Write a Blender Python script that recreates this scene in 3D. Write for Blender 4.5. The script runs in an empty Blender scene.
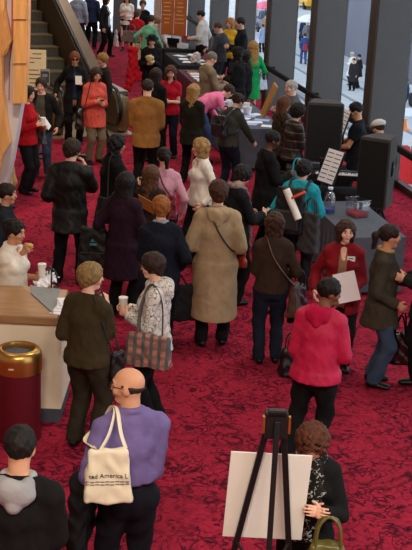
LK = 1.0
import bpy, bmesh, math, random
import numpy as np
from mathutils import Vector, Matrix
random.seed(4)
SC = bpy.context.scene
COL = SC.collection
R_ = math.radians
# ---------------------------------------------------------------- camera model (used to survey the floor plan)
CAM_H, TILT, ROLL, FOC = 4.7, R_(17.7), R_(2.6), 1200.0
def at(px, py, z):
    """point of the place at height z that the photograph shows at pixel px, py"""
    dx, dy = px - 206.0, py - 275.0
    X = dx * math.cos(ROLL) + dy * math.sin(ROLL)
    Y = -dx * math.sin(ROLL) + dy * math.cos(ROLL)
    ry = (X / FOC, math.cos(TILT) - Y / FOC * math.sin(TILT), -math.sin(TILT) - Y / FOC * math.cos(TILT))
    t = (z - CAM_H) / ry[2]
    return Vector((ry[0] * t, ry[1] * t, z))
def atY(px, py, Y):
    """the same line of sight, taken at distance Y from the balcony"""
    a = at(px, py, -30.); o = Vector((0, 0, CAM_H)); return o + (a - o) * (Y / a.y)
# ---------------------------------------------------------------- materials
def lin(c):
    return tuple(((x / 255) / 12.92 if x / 255 <= .04045 else ((x / 255 + .055) / 1.055) ** 2.4) for x in c[:3]) + (1.0,)
_MC = {}
class NT:
    def __init__(s, name):
        s.m = bpy.data.materials.new(name); s.m.use_nodes = True
        s.t = s.m.node_tree; s.t.nodes.clear()
        s.out = s.n('ShaderNodeOutputMaterial')
    def n(s, ty, **k):
        d = s.t.nodes.new(ty)
        for a, b in k.items():
            if a.startswith('i_'):
                d.inputs[a[2:].replace('_', ' ')].default_value = b
            else: setattr(d, a, b)
        return d
    def l(s, a, b): s.t.links.new(a, b)
    def ramp(s, fac, stops, interp='LINEAR'):
        r = s.n('ShaderNodeValToRGB'); r.color_ramp.interpolation = interp
        e = r.color_ramp.elements
        while len(e) < len(stops): e.new(.5)
        for q, (p, c) in zip(e, stops): q.position = p; q.color = c
        s.l(fac, r.inputs['Fac']); return r.outputs['Color']
    def coord(s, scale=(1, 1, 1), rot=(0, 0, 0)):
        c = s.n('ShaderNodeTexCoord'); mp = s.n('ShaderNodeMapping')
        mp.inputs['Scale'].default_value = scale; mp.inputs['Rotation'].default_value = rot
        s.l(c.outputs['Object'], mp.inputs['Vector']); return mp.outputs['Vector']
def mat(name, col, rough=.8, metal=0., bump=.0, bscale=60., var=.12, vscale=9., spec=.3, pat=None, stretch=(1, 1, 1), sheen=0., emit=0.):
    key = (name, tuple(col), rough, metal, bump, bscale, var, vscale, spec, str(pat), stretch, sheen, emit)
    if key in _MC: return _MC[key]
    T = NT(name); b = T.n('ShaderNodeBsdfPrincipled'); c = lin(col)
    b.inputs['Roughness'].default_value = rough; b.inputs['Metallic'].default_value = metal
    b.inputs['Specular IOR Level'].default_value = spec
    if sheen: b.inputs['Sheen Weight'].default_value = sheen
    co = T.coord(stretch)
    no = T.n('ShaderNodeTexNoise'); no.inputs['Scale'].default_value = vscale; no.inputs['Detail'].default_value = 4
    T.l(co, no.inputs['Vector'])
    lo = tuple(x * (1 - var) for x in c[:3]) + (1,); hi = tuple(min(1, x * (1 + var)) for x in c[:3]) + (1,)
    colr = T.ramp(no.outputs['Fac'], [(.3, lo), (.7, hi)])
    if pat:
        kind = pat[0]
        c2 = lin(pat[1])
        if kind == 'speckle':      # blotchy print
            n2 = T.n('ShaderNodeTexNoise'); n2.inputs['Scale'].default_value = pat[2]; n2.inputs['Detail'].default_value = 3; n2.inputs['Distortion'].default_value = 1.2
            T.l(co, n2.inputs['Vector']); f = T.ramp(n2.outputs['Fac'], [(pat[3], (0, 0, 0, 1)), (pat[3] + .04, (1, 1, 1, 1))])
        elif kind == 'stripe':
            w = T.n('ShaderNodeTexWave', bands_direction=pat[3]); w.inputs['Scale'].default_value = pat[2]; w.inputs['Distortion'].default_value = 1.0 if len(pat) < 6 else pat[5]
            T.l(co, w.inputs['Vector']); f = T.ramp(w.outputs['Fac'], [(pat[4], (0, 0, 0, 1)), (pat[4] + .06, (1, 1, 1, 1))])
        elif kind == 'plaid':
            fs = []
            for dr in ('X', 'Z'):
                w = T.n('ShaderNodeTexWave', bands_direction=dr); w.inputs['Scale'].default_value = pat[2]
                T.l(co, w.inputs['Vector']); fs.append(T.ramp(w.outputs['Fac'], [(.55, (0, 0, 0, 1)), (.7, (1, 1, 1, 1))]))
            a = T.n('ShaderNodeMix', data_type='RGBA', blend_type='ADD'); a.inputs['Factor'].default_value = .6
            T.l(fs[0], a.inputs[6]); T.l(fs[1], a.inputs[7]); f = a.outputs[2]
        elif kind == 'lines':      # thin curling contour lines
            n2 = T.n('ShaderNodeTexNoise'); n2.inputs['Scale'].default_value = pat[2]; n2.inputs['Detail'].default_value = 1.5
            T.l(co, n2.inputs['Vector']); f = T.ramp(n2.outputs['Fac'], [(.42, (0, 0, 0, 1)), (.45, (1, 1, 1, 1)), (.47, (0, 0, 0, 1)), (.53, (0, 0, 0, 1)), (.55, (1, 1, 1, 1)), (.58, (0, 0, 0, 1))])
        mx = T.n('ShaderNodeMix', data_type='RGBA'); T.l(f, mx.inputs['Factor']); T.l(colr, mx.inputs[6]); mx.inputs[7].default_value = c2
        colr = mx.outputs[2]
    T.l(colr, b.inputs['Base Color'])
    if emit:
        T.l(colr, b.inputs['Emission Color']); b.inputs['Emission Strength'].default_value = emit
    if bump:
        n3 = T.n('ShaderNodeTexNoise'); n3.inputs['Scale'].default_value = bscale; n3.inputs['Detail'].default_value = 3
        T.l(co, n3.inputs['Vector']); bp = T.n('ShaderNodeBump'); bp.inputs['Strength'].default_value = bump; bp.inputs['Distance'].default_value = .01
        T.l(n3.outputs['Fac'], bp.inputs['Height']); T.l(bp.outputs['Normal'], b.inputs['Normal'])
    T.l(b.outputs[0], T.out.inputs['Surface'])
    _MC[key] = T.m; return T.m
def cloth(name, col, pat=None, rough=.88, spec=.15): return mat(name + '_cloth', col, rough, bump=.35, bscale=38, var=.16, vscale=7, spec=spec, pat=pat)
def hairmat(col): return mat('hair', tuple(int(c * .86) for c in col), .6, bump=.8, bscale=90, var=.38, vscale=55, spec=.25, stretch=(1, 1, .16))
def skinmat(col): return mat('skin', col, .55, var=.06, vscale=14, spec=.35)
# ---------------------------------------------------------------- object helpers
def link(name, me, parent=None, m=None):
    o = bpy.data.objects.new(name, me); COL.objects.link(o)
    if parent is not None: o.parent = parent
    if m is not None:
        for q in (m if isinstance(m, (list, tuple)) else [m]): me.materials.append(q)
    return o
def tag(o, label=None, cat=None, group=None, kind=None):
    if label: o['label'] = label
    if cat: o['category'] = cat
    if group: o['group'] = group
    if kind: o['kind'] = kind
    return o
def empty(name, loc, rz, label, cat, group=None, kind=None):
    o = link(name, None); o.empty_display_size = .1
    o.location = loc; o.rotation_euler = (0, 0, rz)
    return tag(o, label, cat, group, kind)
def mesh_np(name, V, Q, mi=None, smooth=True):
    me = bpy.data.meshes.new(name)
    V = np.ascontiguousarray(V, np.float32); Q = np.ascontiguousarray(Q, np.int32)
    me.vertices.add(len(V)); me.vertices.foreach_set('co', V.ravel())
    me.loops.add(Q.size); me.loops.foreach_set('vertex_index', Q.ravel())
    me.polygons.add(len(Q)); me.polygons.foreach_set('loop_start', np.arange(0, Q.size, 4, dtype=np.int32))
    if smooth: me.polygons.foreach_set('use_smooth', np.ones(len(Q), bool))
    if mi is not None: me.polygons.foreach_set('material_index', np.ascontiguousarray(mi, np.int32))
    me.update(calc_edges=True); return me
class B:
    """collects hard-edged shapes into one mesh"""
    def __init__(s): s.bm = bmesh.new()
    def box(s, c, d, rz=0, bev=0, rot=None, taper=None):
        bm = bmesh.new(); bmesh.ops.create_cube(bm, size=1)
        for v in bm.verts:
            if taper and v.co.z > 0: v.co.x *= taper[0]; v.co.y *= taper[1]
            v.co = Vector((v.co.x * d[0], v.co.y * d[1], v.co.z * d[2]))
        if bev: bmesh.ops.bevel(bm, geom=list(bm.edges), offset=bev, segments=2, affect='EDGES', profile=.5)
        M = Matrix.Translation(c) @ (rot.to_4x4() if rot is not None else Matrix.Rotation(rz, 4, 'Z'))
        bm.transform(M); s._add(bm); return s
    def _add(s, bm):
        me = bpy.data.meshes.new('t'); bm.to_mesh(me); bm.free(); s.bm.from_mesh(me); bpy.data.meshes.remove(me)
    def bar(s, a, b, w, t=None, up=(0, 0, 1), bev=0):
        a, b = Vector(a), Vector(b); z = (b - a); L = z.length; z.normalize(); u = Vector(up)
        if abs(u.dot(z)) > .98: u = Vector((0, 1, 0))
        x = u.cross(z).normalized(); y = z.cross(x)
        return s.box((a + b) / 2, (w, t or w, L), rot=Matrix((x, y, z)).transposed(), bev=bev)
    def cyl(s, a, b, r, r2=None, seg=14, cap=True):
        a, b = Vector(a), Vector(b); z = b - a; L = z.length
        bm = bmesh.new(); bmesh.ops.create_cone(bm, cap_ends=cap, segments=seg, radius1=r, radius2=r if r2 is None else r2, depth=L)
        bm.transform(Matrix.Translation((a + b) / 2) @ z.to_track_quat('Z', 'Y').to_matrix().to_4x4()); s._add(bm); return s
    def lathe(s, prof, c=(0, 0, 0), seg=32):
        c = Vector(c); rings = []
        for r, z in prof:
            rings.append([s.bm.verts.new(c + Vector((r * math.cos(2 * math.pi * i / seg), r * math.sin(2 * math.pi * i / seg), z))) for i in range(seg)] if r > 1e-5 else [s.bm.verts.new(c + Vector((0, 0, z)))])
        for A, D in zip(rings, rings[1:]):
            for i in range(seg):
                j = (i + 1) % seg
                q = [A[i % len(A)], A[j % len(A)], D[j % len(D)], D[i % len(D)]]
                q2 = []
                [q2.append(v) for v in q if v not in q2]
                if len(q2) > 2: s.bm.faces.new(q2)
        return s
    def prism(s, pts, off):
        """polygon pts (3D) extruded by off"""
        off = Vector(off); a = [s.bm.verts.new(Vector(p)) for p in pts]; b = [s.bm.verts.new(Vector(p) + off) for p in pts]
        n = len(a); s.bm.faces.new(a); s.bm.faces.new(b[::-1])
        for i in range(n): s.bm.faces.new([a[i], b[i], b[(i + 1) % n], a[(i + 1) % n]])
        return s
    def tube(s, pts, r, r2=None, seg=8, sub=4):
        P = [Vector(p) for p in pts]
        if sub > 1 and len(P) > 2:
            Q = []
            for i in range(len(P) - 1):
                p0, p1, p2, p3 = P[max(i - 1, 0)], P[i], P[i + 1], P[min(i + 2, len(P) - 1)]
                for k in range(sub):
                    t = k / sub
                    Q.append(.5 * ((2 * p1) + (p2 - p0) * t + (2 * p0 - 5 * p1 + 4 * p2 - p3) * t * t + (3 * p1 - p0 - 3 * p2 + p3) * t ** 3))
            Q.append(P[-1]); P = Q
        r2 = r2 or r; prev = None; rings = []
        for i, p in enumerate(P):
            d = (P[min(i + 1, len(P) - 1)] - P[max(i - 1, 0)]).normalized()
            if prev is None: u = d.orthogonal().normalized()
            else: u = (prev - d * prev.dot(d)).normalized()
            prev = u; w = d.cross(u)
            rings.append([s.bm.verts.new(p + u * r * math.cos(2 * math.pi * k / seg) + w * r2 * math.sin(2 * math.pi * k / seg)) for k in range(seg)])
        for A, D in zip(rings, rings[1:]):
            for k in range(seg): s.bm.faces.new([A[k], A[(k + 1) % seg], D[(k + 1) % seg], D[k]])
        s.bm.faces.new(rings[0][::-1]); s.bm.faces.new(rings[-1]); return s
    def make(s, name, m, parent=None, smooth=False, world=None):
        bmesh.ops.recalc_face_normals(s.bm, faces=s.bm.faces)
        me = bpy.data.meshes.new(name)
        if smooth:
            for f in s.bm.faces: f.smooth = True
        s.bm.to_mesh(me); s.bm.free()
        if smooth: me.set_sharp_from_angle(angle=R_(40))
        return link(name, me, parent, m)
def recenter(o):
    """top-level mesh: put the origin at the middle of its base"""
    vs = [v.co for v in o.data.vertices]
    c = Vector(((min(v.x for v in vs) + max(v.x for v in vs)) / 2, (min(v.y for v in vs) + max(v.y for v in vs)) / 2, min(v.z for v in vs)))
    o.data.transform(Matrix.Translation(-c)); o.location = c; return o
# ---------------------------------------------------------------- smooth solids
def nrm(v): v = np.asarray(v, float); return v / (np.linalg.norm(v) + 1e-9)
class EC:
    """limb-like solid from A to Bp with elliptical sections; side = direction of the first half axis"""
    def __init__(s, A, Bp, a1, b1=None, a2=None, b2=None, side=(1, 0, 0), k=.03, cap=None):
        s.A = np.asarray(A, float); d = np.asarray(Bp, float) - s.A; s.L = max(np.linalg.norm(d), 1e-4); s.w = d / s.L
        u = np.asarray(side, float); u = u - s.w * u.dot(s.w)
        if np.linalg.norm(u) < 1e-3: u = np.array((0, 1., 0)) - s.w * s.w[1]
        s.u = nrm(u); s.v = np.cross(s.w, s.u)
        b1 = a1 if b1 is None else b1; a2 = a1 if a2 is None else a2; b2 = (a2 if b1 == a1 else b1) if b2 is None else b2
        s.r = (a1, b1, a2, b2); s.k = k; s.cap = cap
    def ev(s, p, inf=0.):
        a1, b1, a2, b2 = s.r
        q = p - s.A; h = q @ s.w; t = np.clip(h / s.L, 0, 1); rw = h - t * s.L
        a = a1 + inf + (a2 - a1) * t; b = b1 + inf + (b2 - b1) * t; m = np.minimum(a, b)
        c = m if s.cap is None else s.cap
        return (np.sqrt((q @ s.u / a) ** 2 + (q @ s.v / b) ** 2 + (rw / c) ** 2) - 1) * m
    def box(s):
        r = max(s.r); e = s.A + s.w * s.L
        return np.minimum(s.A, e) - r, np.maximum(s.A, e) + r
def EL(c, r, ax=None, k=.02):
    c = np.asarray(c, float)
    o = EC(c, c + np.array((0, 0, 1e-3)), r[0], r[1], r[0], r[1], k=k, cap=r[2]); return o
def smin(a, b, k):
    h = np.maximum(k - np.abs(a - b), 0) / k
    return np.minimum(a, b) - h * h * k * .25
def union(prims, p, inf=0., kmul=1.):
    d = None
    for q in prims:
        e = q.ev(p, inf)
        d = e if d is None else smin(d, e, max(q.k * kmul, 1e-4))
    return d
def bounds(prims, pad):
    lo = np.min([q.box()[0] for q in prims], 0) - pad; hi = np.max([q.box()[1] for q in prims], 0) + pad
    return lo, hi
def wob(p, amp, f):
    x, y, z = p[:, 0] * f, p[:, 1] * f, p[:, 2] * f
    return amp * (np.sin(x * 1.3 + 2.1 * np.sin(z * .7 + 1)) * np.sin(y * 1.1 + 1.7 * np.sin(x * .9)) + .6 * np.sin(z * 1.6 + 1.9 * np.sin(y * 1.2 + x)))
def nets(fn, lo, hi, v):
    """surface of fn<0 as quads (surface nets on a sparse grid)"""
    lo = np.asarray(lo, float) - 2 * v; hi = np.asarray(hi, float) + 2 * v
    nb = np.ceil((hi - lo) / v / 4).astype(int) + 1
    bi = np.stack(np.meshgrid(*[np.arange(n) for n in nb], indexing='ij'), -1).reshape(-1, 3)
    dc = fn(lo + (bi * 4 + 1.5) * v)
    D = np.repeat(np.repeat(np.repeat(dc.reshape(nb), 4, 0), 4, 1), 4, 2).astype(np.float32)
    D = np.where(D < 0, -9., 9.).astype(np.float32)
    keep = bi[np.abs(dc) < 4 * v * 1.15]
    off = np.stack(np.meshgrid(*[np.arange(4)] * 3, indexing='ij'), -1).reshape(-1, 3)
    ids = (keep[:, None, :] * 4 + off[None]).reshape(-1, 3)
    D[ids[:, 0], ids[:, 1], ids[:, 2]] = fn(lo + ids * v)
    I = D < 0; S = [slice(0, -1), slice(1, None)]
    cnt = sum(I[S[a], S[b], S[c]].astype(np.int8) for a in (0, 1) for b in (0, 1) for c in (0, 1))
    idx = np.argwhere((cnt > 0) & (cnt < 8))
    if not len(idx): return np.zeros((0, 3)), np.zeros((0, 4), int)
    cr = [(a, b, c) for a in (0, 1) for b in (0, 1) for c in (0, 1)]
    val = {c: np.clip(D[idx[:, 0] + c[0], idx[:, 1] + c[1], idx[:, 2] + c[2]], -2 * v, 2 * v) for c in cr}
    acc = np.zeros((len(idx), 3)); n = np.zeros(len(idx))
    for c in cr:
        for ax in range(3):
            if c[ax] == 0:
                c2 = list(c); c2[ax] = 1; c2 = tuple(c2); A, C = val[c], val[c2]; m = (A < 0) != (C < 0)
                t = np.where(m, A / np.where(m, A - C, 1), 0); pos = np.zeros((len(idx), 3)); pos += c; pos[:, ax] += t
                acc += pos * m[:, None]; n += m
    V = lo + (idx + acc / n[:, None]) * v
    vid = -np.ones(np.array(D.shape) - 1, np.int32); vid[idx[:, 0], idx[:, 1], idx[:, 2]] = np.arange(len(idx))
    Q = []
    for ax in range(3):
        s0 = [slice(None)] * 3; s1 = [slice(None)] * 3; s0[ax] = S[0]; s1[ax] = S[1]
        A, C = I[tuple(s0)], I[tuple(s1)]
        e = np.argwhere(A != C); b, c = (ax + 1) % 3, (ax + 2) % 3
        e = e[(e[:, b] > 0) & (e[:, c] > 0)]
        def cell(db, dc_):
            q = e.copy(); q[:, b] += db; q[:, c] += dc_
            q = np.minimum(q, np.array(vid.shape) - 1); return vid[q[:, 0], q[:, 1], q[:, 2]]
        quad = np.stack([cell(-1, -1), cell(0, -1), cell(0, 0), cell(-1, 0)], 1)
        ins = A[e[:, 0], e[:, 1], e[:, 2]]; quad[~ins] = quad[~ins][:, ::-1]; Q.append(quad)
    Q = np.concatenate(Q); Q = Q[(Q >= 0).all(1)]
    return V, Q
def soft(name, prims, v, m, parent=None, amp=0., f=25., cuts=(), subs=(), mi=None, inf=0.):
    lo, hi = bounds(prims, .03 + inf)
    def fn(p):
        d = union(prims, p, inf)
        if amp: d = d + wob(p, amp, f)
        for s_ in subs: d = np.maximum(d, -s_.ev(p))
        for (c, n) in cuts: d = np.maximum(d, (p - np.asarray(c)) @ nrm(n))
        return d
    V, Q = nets(fn, lo, hi, v)
    return link(name, mesh_np(name, V, Q, None if mi is None else mi(V[Q].mean(1))), parent, m)
# ---------------------------------------------------------------- people
def rx(a): c, s = math.cos(a), math.sin(a); return np.array([[1, 0, 0], [0, c, -s], [0, s, c]])
def ry_(a): c, s = math.cos(a), math.sin(a); return np.array([[c, 0, s], [0, 1, 0], [-s, 0, c]])
def rz_(a): c, s = math.cos(a), math.sin(a); return np.array([[c, -s, 0], [s, c, 0], [0, 0, 1]])
ARM = dict(down=(.07, .03, -.515), relax=(.09, .10, -.49), front=(-.10, .27, -.25), low=(-.06, .24, -.36), chest=(-.12, .25, -.12), chin=(-.14, .19, .07),
           face=(-.10, .22, .13), reach=(-.02, .42, -.22), reachlow=(-.02, .34, -.38), pocket=(.08, .05, -.41), strap=(-.02, .16, -.14),
           out=(.10, .36, -.12), across=(-.20, .20, -.27), back=(.10, -.12, -.46), hang=(.0, .18, -.50), side=(.24, .14, -.38))
SKIN = dict(fair=(222, 172, 148), tan=(196, 140, 108), brown=(120, 78, 56), pale=(232, 188, 168), dark=(88, 56, 42), warm=(205, 150, 118))
PEOPLE = []
FOLD = rz_(.6) @ rx(.7) @ np.diag((1.5, 1., .55))
def ik(a, t, l1, l2, pole):
    d = t - a; L = min(np.linalg.norm(d), (l1 + l2) * .995); w = nrm(d); x = (l1 * l1 - l2 * l2 + L * L) / (2 * L)
    h = math.sqrt(max(l1 * l1 - x * x, 1e-6)); pv = np.asarray(pole, float); pv = nrm(pv - w * pv.dot(w))
    return a + w * x + pv * h, a + w * L
class Ctx: pass
def person(px, py, h, yaw, label, top=None, bot=None, hair=('short', (30, 22, 18)), hy=0, hp=8, L='down', R='down', bend=0, lean=0, w=1., sex='f', skin='fair',
           feet=None, q=1, shoes=(18, 16, 16), inner=None, extra=(), palm=(.5, .5), twist=0, xy=None, curl=.5, z0=0.):
    """q: 0 near, 1 middle, 2 far.  px, py = top of the head"""
    J = Ctx(); s = h / 1.70; J.s = s; sx = 1. if sex == 'm' else .93
    hr = hair[0] not in ('bald',) and .012 or 0
    # spine
    b = R_(bend); P0 = np.array((0, 0, .90)); P = P0 - np.array((0, .10 * math.sin(b), .03 * math.sin(b)))
    T0 = ry_(R_(lean * .4)) @ rx(-b * .35); T = rz_(R_(twist)) @ ry_(R_(lean)) @ rx(-b)
    up0, up = T0 @ (0, 0, 1), T @ (0, 0, 1); rt = T @ (1, 0, 0); fw = T @ (0, 1, 0)
    W = P + up0 * .17; C = W + up * .17; S = C + up * .155 - fw * .01; N = S + up * .045
    Hr = rz_(R_(hy)) @ rz_(R_(twist)) @ rx(R_(-hp)) @ rx(-b * .55)
    neckdir = nrm(up * .55 + Hr @ (0, 0, 1) * .45 + fw * .18)
    Hc = N + neckdir * .10 + Hr @ (0, .018, .062)
    J.P, J.W, J.C, J.S, J.N, J.Hc, J.Hr, J.up, J.fw, J.rt = P, W, C, S, N, Hc, Hr, up, fw, rt
    sw = (.178 if sex == 'm' else .152) * (.6 + .4 * w)
    body = []
    def ad(tg, e): e.tg = tg; body.append(e)
    fem = sex != 'm'
    pa, wa, ca = (.156, .122, .134) if fem else (.148, .136, .152)
    ad('torso', EC(P - up0 * .04, W, pa * w, .110 * w, wa * w, .098 * w, T0 @ (1, 0, 0), .06))
    ad('torso', EC(W, C, wa * w, .098 * w, ca * w, .115 * w, rt, .06))
    ad('torso', EC(C, S - up * .02, ca * w, .115 * w, .115 * w, .075, rt, .06))
    if w > 1.08: ad('torso', EL(W + T0 @ (0, .05, -.02), (.13 * w, .10 * w, .13)))
    if fem:
        for sg in (-1, 1): ad('torso', EL(C + rt * sg * .068 * w + fw * .085 * w + up * .0, (.056 * w, .036 * w, .052), k=.05))
    for sg in (-1, 1): ad('torso', EC(N + rt * sg * .03 - up * .025, S + rt * sg * sw * .90 - up * .035, .050, .052, .046, .048, fw, .05))
    ad('neck', EC(N - up * .04, N + neckdir * .12, .062 if not fem else .053, None, .056 if not fem else .048, None, rt, .03))
    J.arm = {}
    for sg, spec in ((-1, L), (1, R)):
        key = 'L' if sg < 0 else 'R'
        tgt = ARM[spec] if isinstance(spec, str) else spec
        sh = S + rt * sg * sw + up * -.05
        wt = sh + rt * sg * tgt[0] + (fw if bend < 25 else np.array((0, 1., 0))) * tgt[1] + np.array((0, 0, 1.)) * tgt[2]
        pole = rt * sg * .55 - fw * .9 - np.array((0, 0, .5))
        if len(tgt) > 3: pole = rt * sg * tgt[3][0] + fw * tgt[3][1] + np.array((0, 0, tgt[3][2]))
        el, wr = ik(sh, wt, .29, .255, pole)
        aw = .9 if fem else 1.05
        aw *= (.6 + .4 * w)
        ad('uarm' + key, EC(sh, el, .052 * aw, None, .040 * aw, None, fw, .03)); ad('farm' + key, EC(el, wr, .041 * aw, None, .027, None, fw, .02))
        J.arm[key] = (sh, el, wr, sg)
    feet = feet or ((-.105, .0), (.105, .02))
    J.leg = {}
    for (fx, fy), sg in zip(feet, (-1, 1)):
        key = 'L' if sg < 0 else 'R'
        hip = P + np.array((sg * .088 * w, 0, -.03)); an = np.array((fx, fy - .03, .075))
        kn, an = ik(hip, an, .425, .405, (sg * .1, 1, 0))
        ad('thigh' + key, EC(hip, kn, .092 * w, None, .058, None, (1, 0, 0), .04)); ad('shin' + key, EC(kn, an, .055, None, .036, None, (1, 0, 0), .02))
        fd = nrm((sg * .14, 1, 0)); J.leg[key] = (hip, kn, an, fd)
        ad('foot' + key, EC(an + np.array((0, 0, -.042)) - fd * .035, an + fd * .145 + np.array((0, 0, -.05)), .034, .034, .040, .020, np.cross(fd, (0, 0, 1)), .02))
    # head
    ea = .006
    hd = [EL((0, -.012, .030), (.074, .094, .084)), EC((0, .012, -.012), (0, .052, -.082), .060, .062, .030, .028, (1, 0, 0), .04),
          EC((0, .084, .014), (0, .099, -.022), .008, .009, .013, .010, (1, 0, 0), .012), EL((0, .074, .030), (.052, .014, .012), k=.02)]
    for sg in (-1, 1): hd += [EL((sg * .077, -.008, -.006), (.009, .020, .031), k=.01), EL((sg * .042, .062, -.022), (.022, .018, .020), k=.03)]
    sock = [EL((sg * .031, .097, .012), (.019, .014, .011)) for sg in (-1, 1)]
    eye = [EL((sg * .031, .074, .012), (.014, .013, .013), k=.003) for sg in (-1, 1)]
    lips = [EL((0, .083, -.049), (.024, .010, .006), k=.006), EL((0, .081, -.058), (.020, .010, .007), k=.006)]
    neck = [e for e in body if e.tg == 'neck']
    def tohead(p): return (p - Hc) @ Hr
    def headfn(p):
        l = tohead(p); d = union(hd, l)
        for s_ in sock: d = -smin(-d, s_.ev(l), .012)
        d = union_into(d, eye, l); d = union_into(d, lips, l)
        return smin(d, neck[0].ev(p), .03)
    v_h, v_b, v_g, v_hand = ((.0062, .016, .0115, .0052), (.0085, .021, .015, .0068), (.0105, .025, .018, .008))[q]
    sk = skinmat(SKIN[skin] if isinstance(skin, str) else skin); hc = hair[1]
    parts = []
    def headmi(c):
        l = tohead(c); x, y, z = l[:, 0], l[:, 1], l[:, 2]; mi = np.zeros(len(c), int); ax = np.abs(x)
        mi[(((ax - .032) / .021) ** 2 + ((z - .036) / .0055) ** 2 < 1) & (y > .05)] = 1
        e = (((ax - .031) / .0155) ** 2 + ((z - .012) / .0075) ** 2 < 1) & (y > .06); mi[e] = 2
        mi[e & (np.abs(ax - .031) < .0075)] = 3
        mi[((x / .026) ** 2 + ((z + .053) / .0115) ** 2 < 1) & (y > .068)] = 4
        return mi
    def add(fn, prims, v, mi=None, pad=.02):
        lo, hi = bounds(prims, pad); V, Q = nets(fn, lo, hi, v); parts.append((V, Q, np.zeros(len(Q), int) if mi is None else mi(V[Q].mean(1))))
    box_h = [EL(Hc, (.13, .14, .14)), EC(N, N - up * .03, .07)]
    add(headfn, box_h, v_h, headmi, 0)
    core = [e for e in body if e.tg != 'neck']
    bare = [e for e in core if e.tg[:4] in ('farm', 'uarm')]
    rest = [e for e in core if e.tg[:4] not in ('farm',)]
    def corefn(p): return smin(union(rest, p, -.002), neck[0].ev(p) + .002, .03)
    add(corefn, rest, v_b)
    for key in 'LR':
        sh, el, wr, sg = J.arm[key]
        d = nrm(wr - el); fo = [e for e in core if e.tg == 'farm' + key][0]
        med = -rt * sg
        n = med - d * med.dot(d)
        n = nrm(n if np.linalg.norm(n) > .15 else fw - d * fw.dot(d)); side = nrm(np.cross(n, d))
        if side.dot(fw * .6 + np.array((0, 0, .8))) < 0: side = -side
        hs = [fo, EC(wr + d * .008, wr + d * .085, .027, .018, .040, .014, side, .015)]
        cu = curl
        for i, (off, ln, r) in enumerate(((.030, .070, .0088), (.010, .078, .0092), (-.010, .073, .0088), (-.029, .056, .0078))):
            a0 = wr + d * (.084 - .006 * (abs(i - 1))) + side * off
            d1 = nrm(d * math.cos(cu * (.8 + .12 * i)) + n * math.sin(cu * (.8 + .12 * i)) + side * off * 1.6)
            d2 = nrm(d * math.cos(cu * 2.2) + n * math.sin(cu * 2.2))
            m1 = a0 + d1 * ln * .55
            hs += [EC(a0, m1, r, None, r * .93, None, k=.004), EC(m1, m1 + d2 * ln * .5, r * .92, None, r * .78, None, k=.003)]
        t0 = wr + d * .022 + side * .022; t1 = t0 + nrm(side * .75 + d * .6 + n * .35) * .045; t2 = t1 + nrm(d * .85 + side * .25 + n * .4) * .032
        hs += [EC(t0, t1, .0135, None, .0105, None, k=.012), EC(t1, t2, .0103, None, .008, None, k=.003)]
        add(lambda p, hs=hs: union(hs, p), hs, v_hand, None, .01)
        J.arm[key] = (sh, el, wr, sg, d, n, side, wr + d * .085 + n * .022)
    V = np.concatenate([a[0] for a in parts]); o = 0; Qs = []
    for a in parts: Qs.append(a[1] + o); o += len(a[0])
    Q = np.concatenate(Qs); MI = np.concatenate([a[2] for a in parts])
    root = link('person', mesh_np('person', V * s, Q, MI))
    br = tuple(int(x * .8) for x in hc)
    for m_ in (sk, mat('brow', br if sum(br) < 420 else (150, 120, 90), .8), mat('eye_white', (225, 220, 212), .3), mat('iris', (38, 26, 20), .2), mat('lips', tuple(int(a * f) for a, f in zip((SKIN[skin] if isinstance(skin, str) else skin), (.88, .70, .68))), .45)):
        root.data.materials.append(m_)
    tag(root, label, 'person', 'people at the lobby event')
    def child(nm, V, Q, m, mi=None, lab=None):
        o = link(nm, mesh_np(nm, V * s, Q, mi), root, m)
        if lab: o['label'] = lab
        return o
    J.child = child; J.root = root; J.body = body
    B_ = {}
    for e in body: B_.setdefault(e.tg, []).append(e)
    ph = np.array((len(PEOPLE) * 1.37, len(PEOPLE) * .71, 0))
    # garments ---------------------------------------------------
    def garment(nm, prims, inf, cuts, m, subs=(), amp=.005, v=None, kmul=1., f=24, lab=None):
        lo, hi = bounds(prims, inf + .02)
        def fn(p):
            d = union(prims, p, inf, kmul) + wob(p + ph, amp, f)
            for s_ in subs: d = np.maximum(d, -s_.ev(p))
            for (c, n_) in cuts: d = np.maximum(d, (p - c) @ n_)
            return d
        V, Q = nets(fn, lo, hi, v or v_g)
        if len(Q): child(nm, V, Q, m, None, lab)
        return fn
    legdown = np.array((0, 0, -1.))
    bot = bot or dict(k='trousers', c=(22, 20, 22))
    bm = bot.get('m') or cloth(bot['k'], bot['c'], rough=.9)
    pel = B_['torso'][0]
    if bot['k'] in ('trousers', 'jeans', 'leggings'):
        wd = bot.get('wide', 1.); pr = [EC(P - up0 * .05, P + up0 * .10, pa * w, .112 * w, wa * w * 1.02, .10 * w, T0 @ (1, 0, 0), .05)]
        fns = []
        for key in 'LR':
            hip, kn, an, fd = J.leg[key]
            pr += [EC(hip, kn, .098 * w, None, .066 * wd, None, k=.035), EC(kn, an + np.array((0, .0, .0)), .064 * wd, .066 * wd, .058 * wd, .064 * wd, k=.03)]
        tk = top or {}
        topcut = (P + up0 * .13, up0) if bend >= 25 or tk.get('hem', .86) > .88 else (np.array((0, 0, tk.get('hem', .86) + .05)), np.array((0, 0, 1.)))
        garment(bot['k'], pr, .010, [(np.array((0, 0, .052)), legdown), topcut], bm, amp=.006, f=22)
    elif bot['k'] == 'skirt':
        hz = bot.get('hem', .5)
        garment('skirt', [EC(P + up0 * .10, P, wa * w, .1 * w, pa * w * 1.05, .125 * w, k=.05), EC(P, (0, -.0, hz - .05), pa * w * 1.08, .13 * w, pa * w * 1.15, .15 * w, k=.05)], .012, [(np.array((0, 0, hz)), legdown), (P + up0 * .14, up0)], bm)
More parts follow.
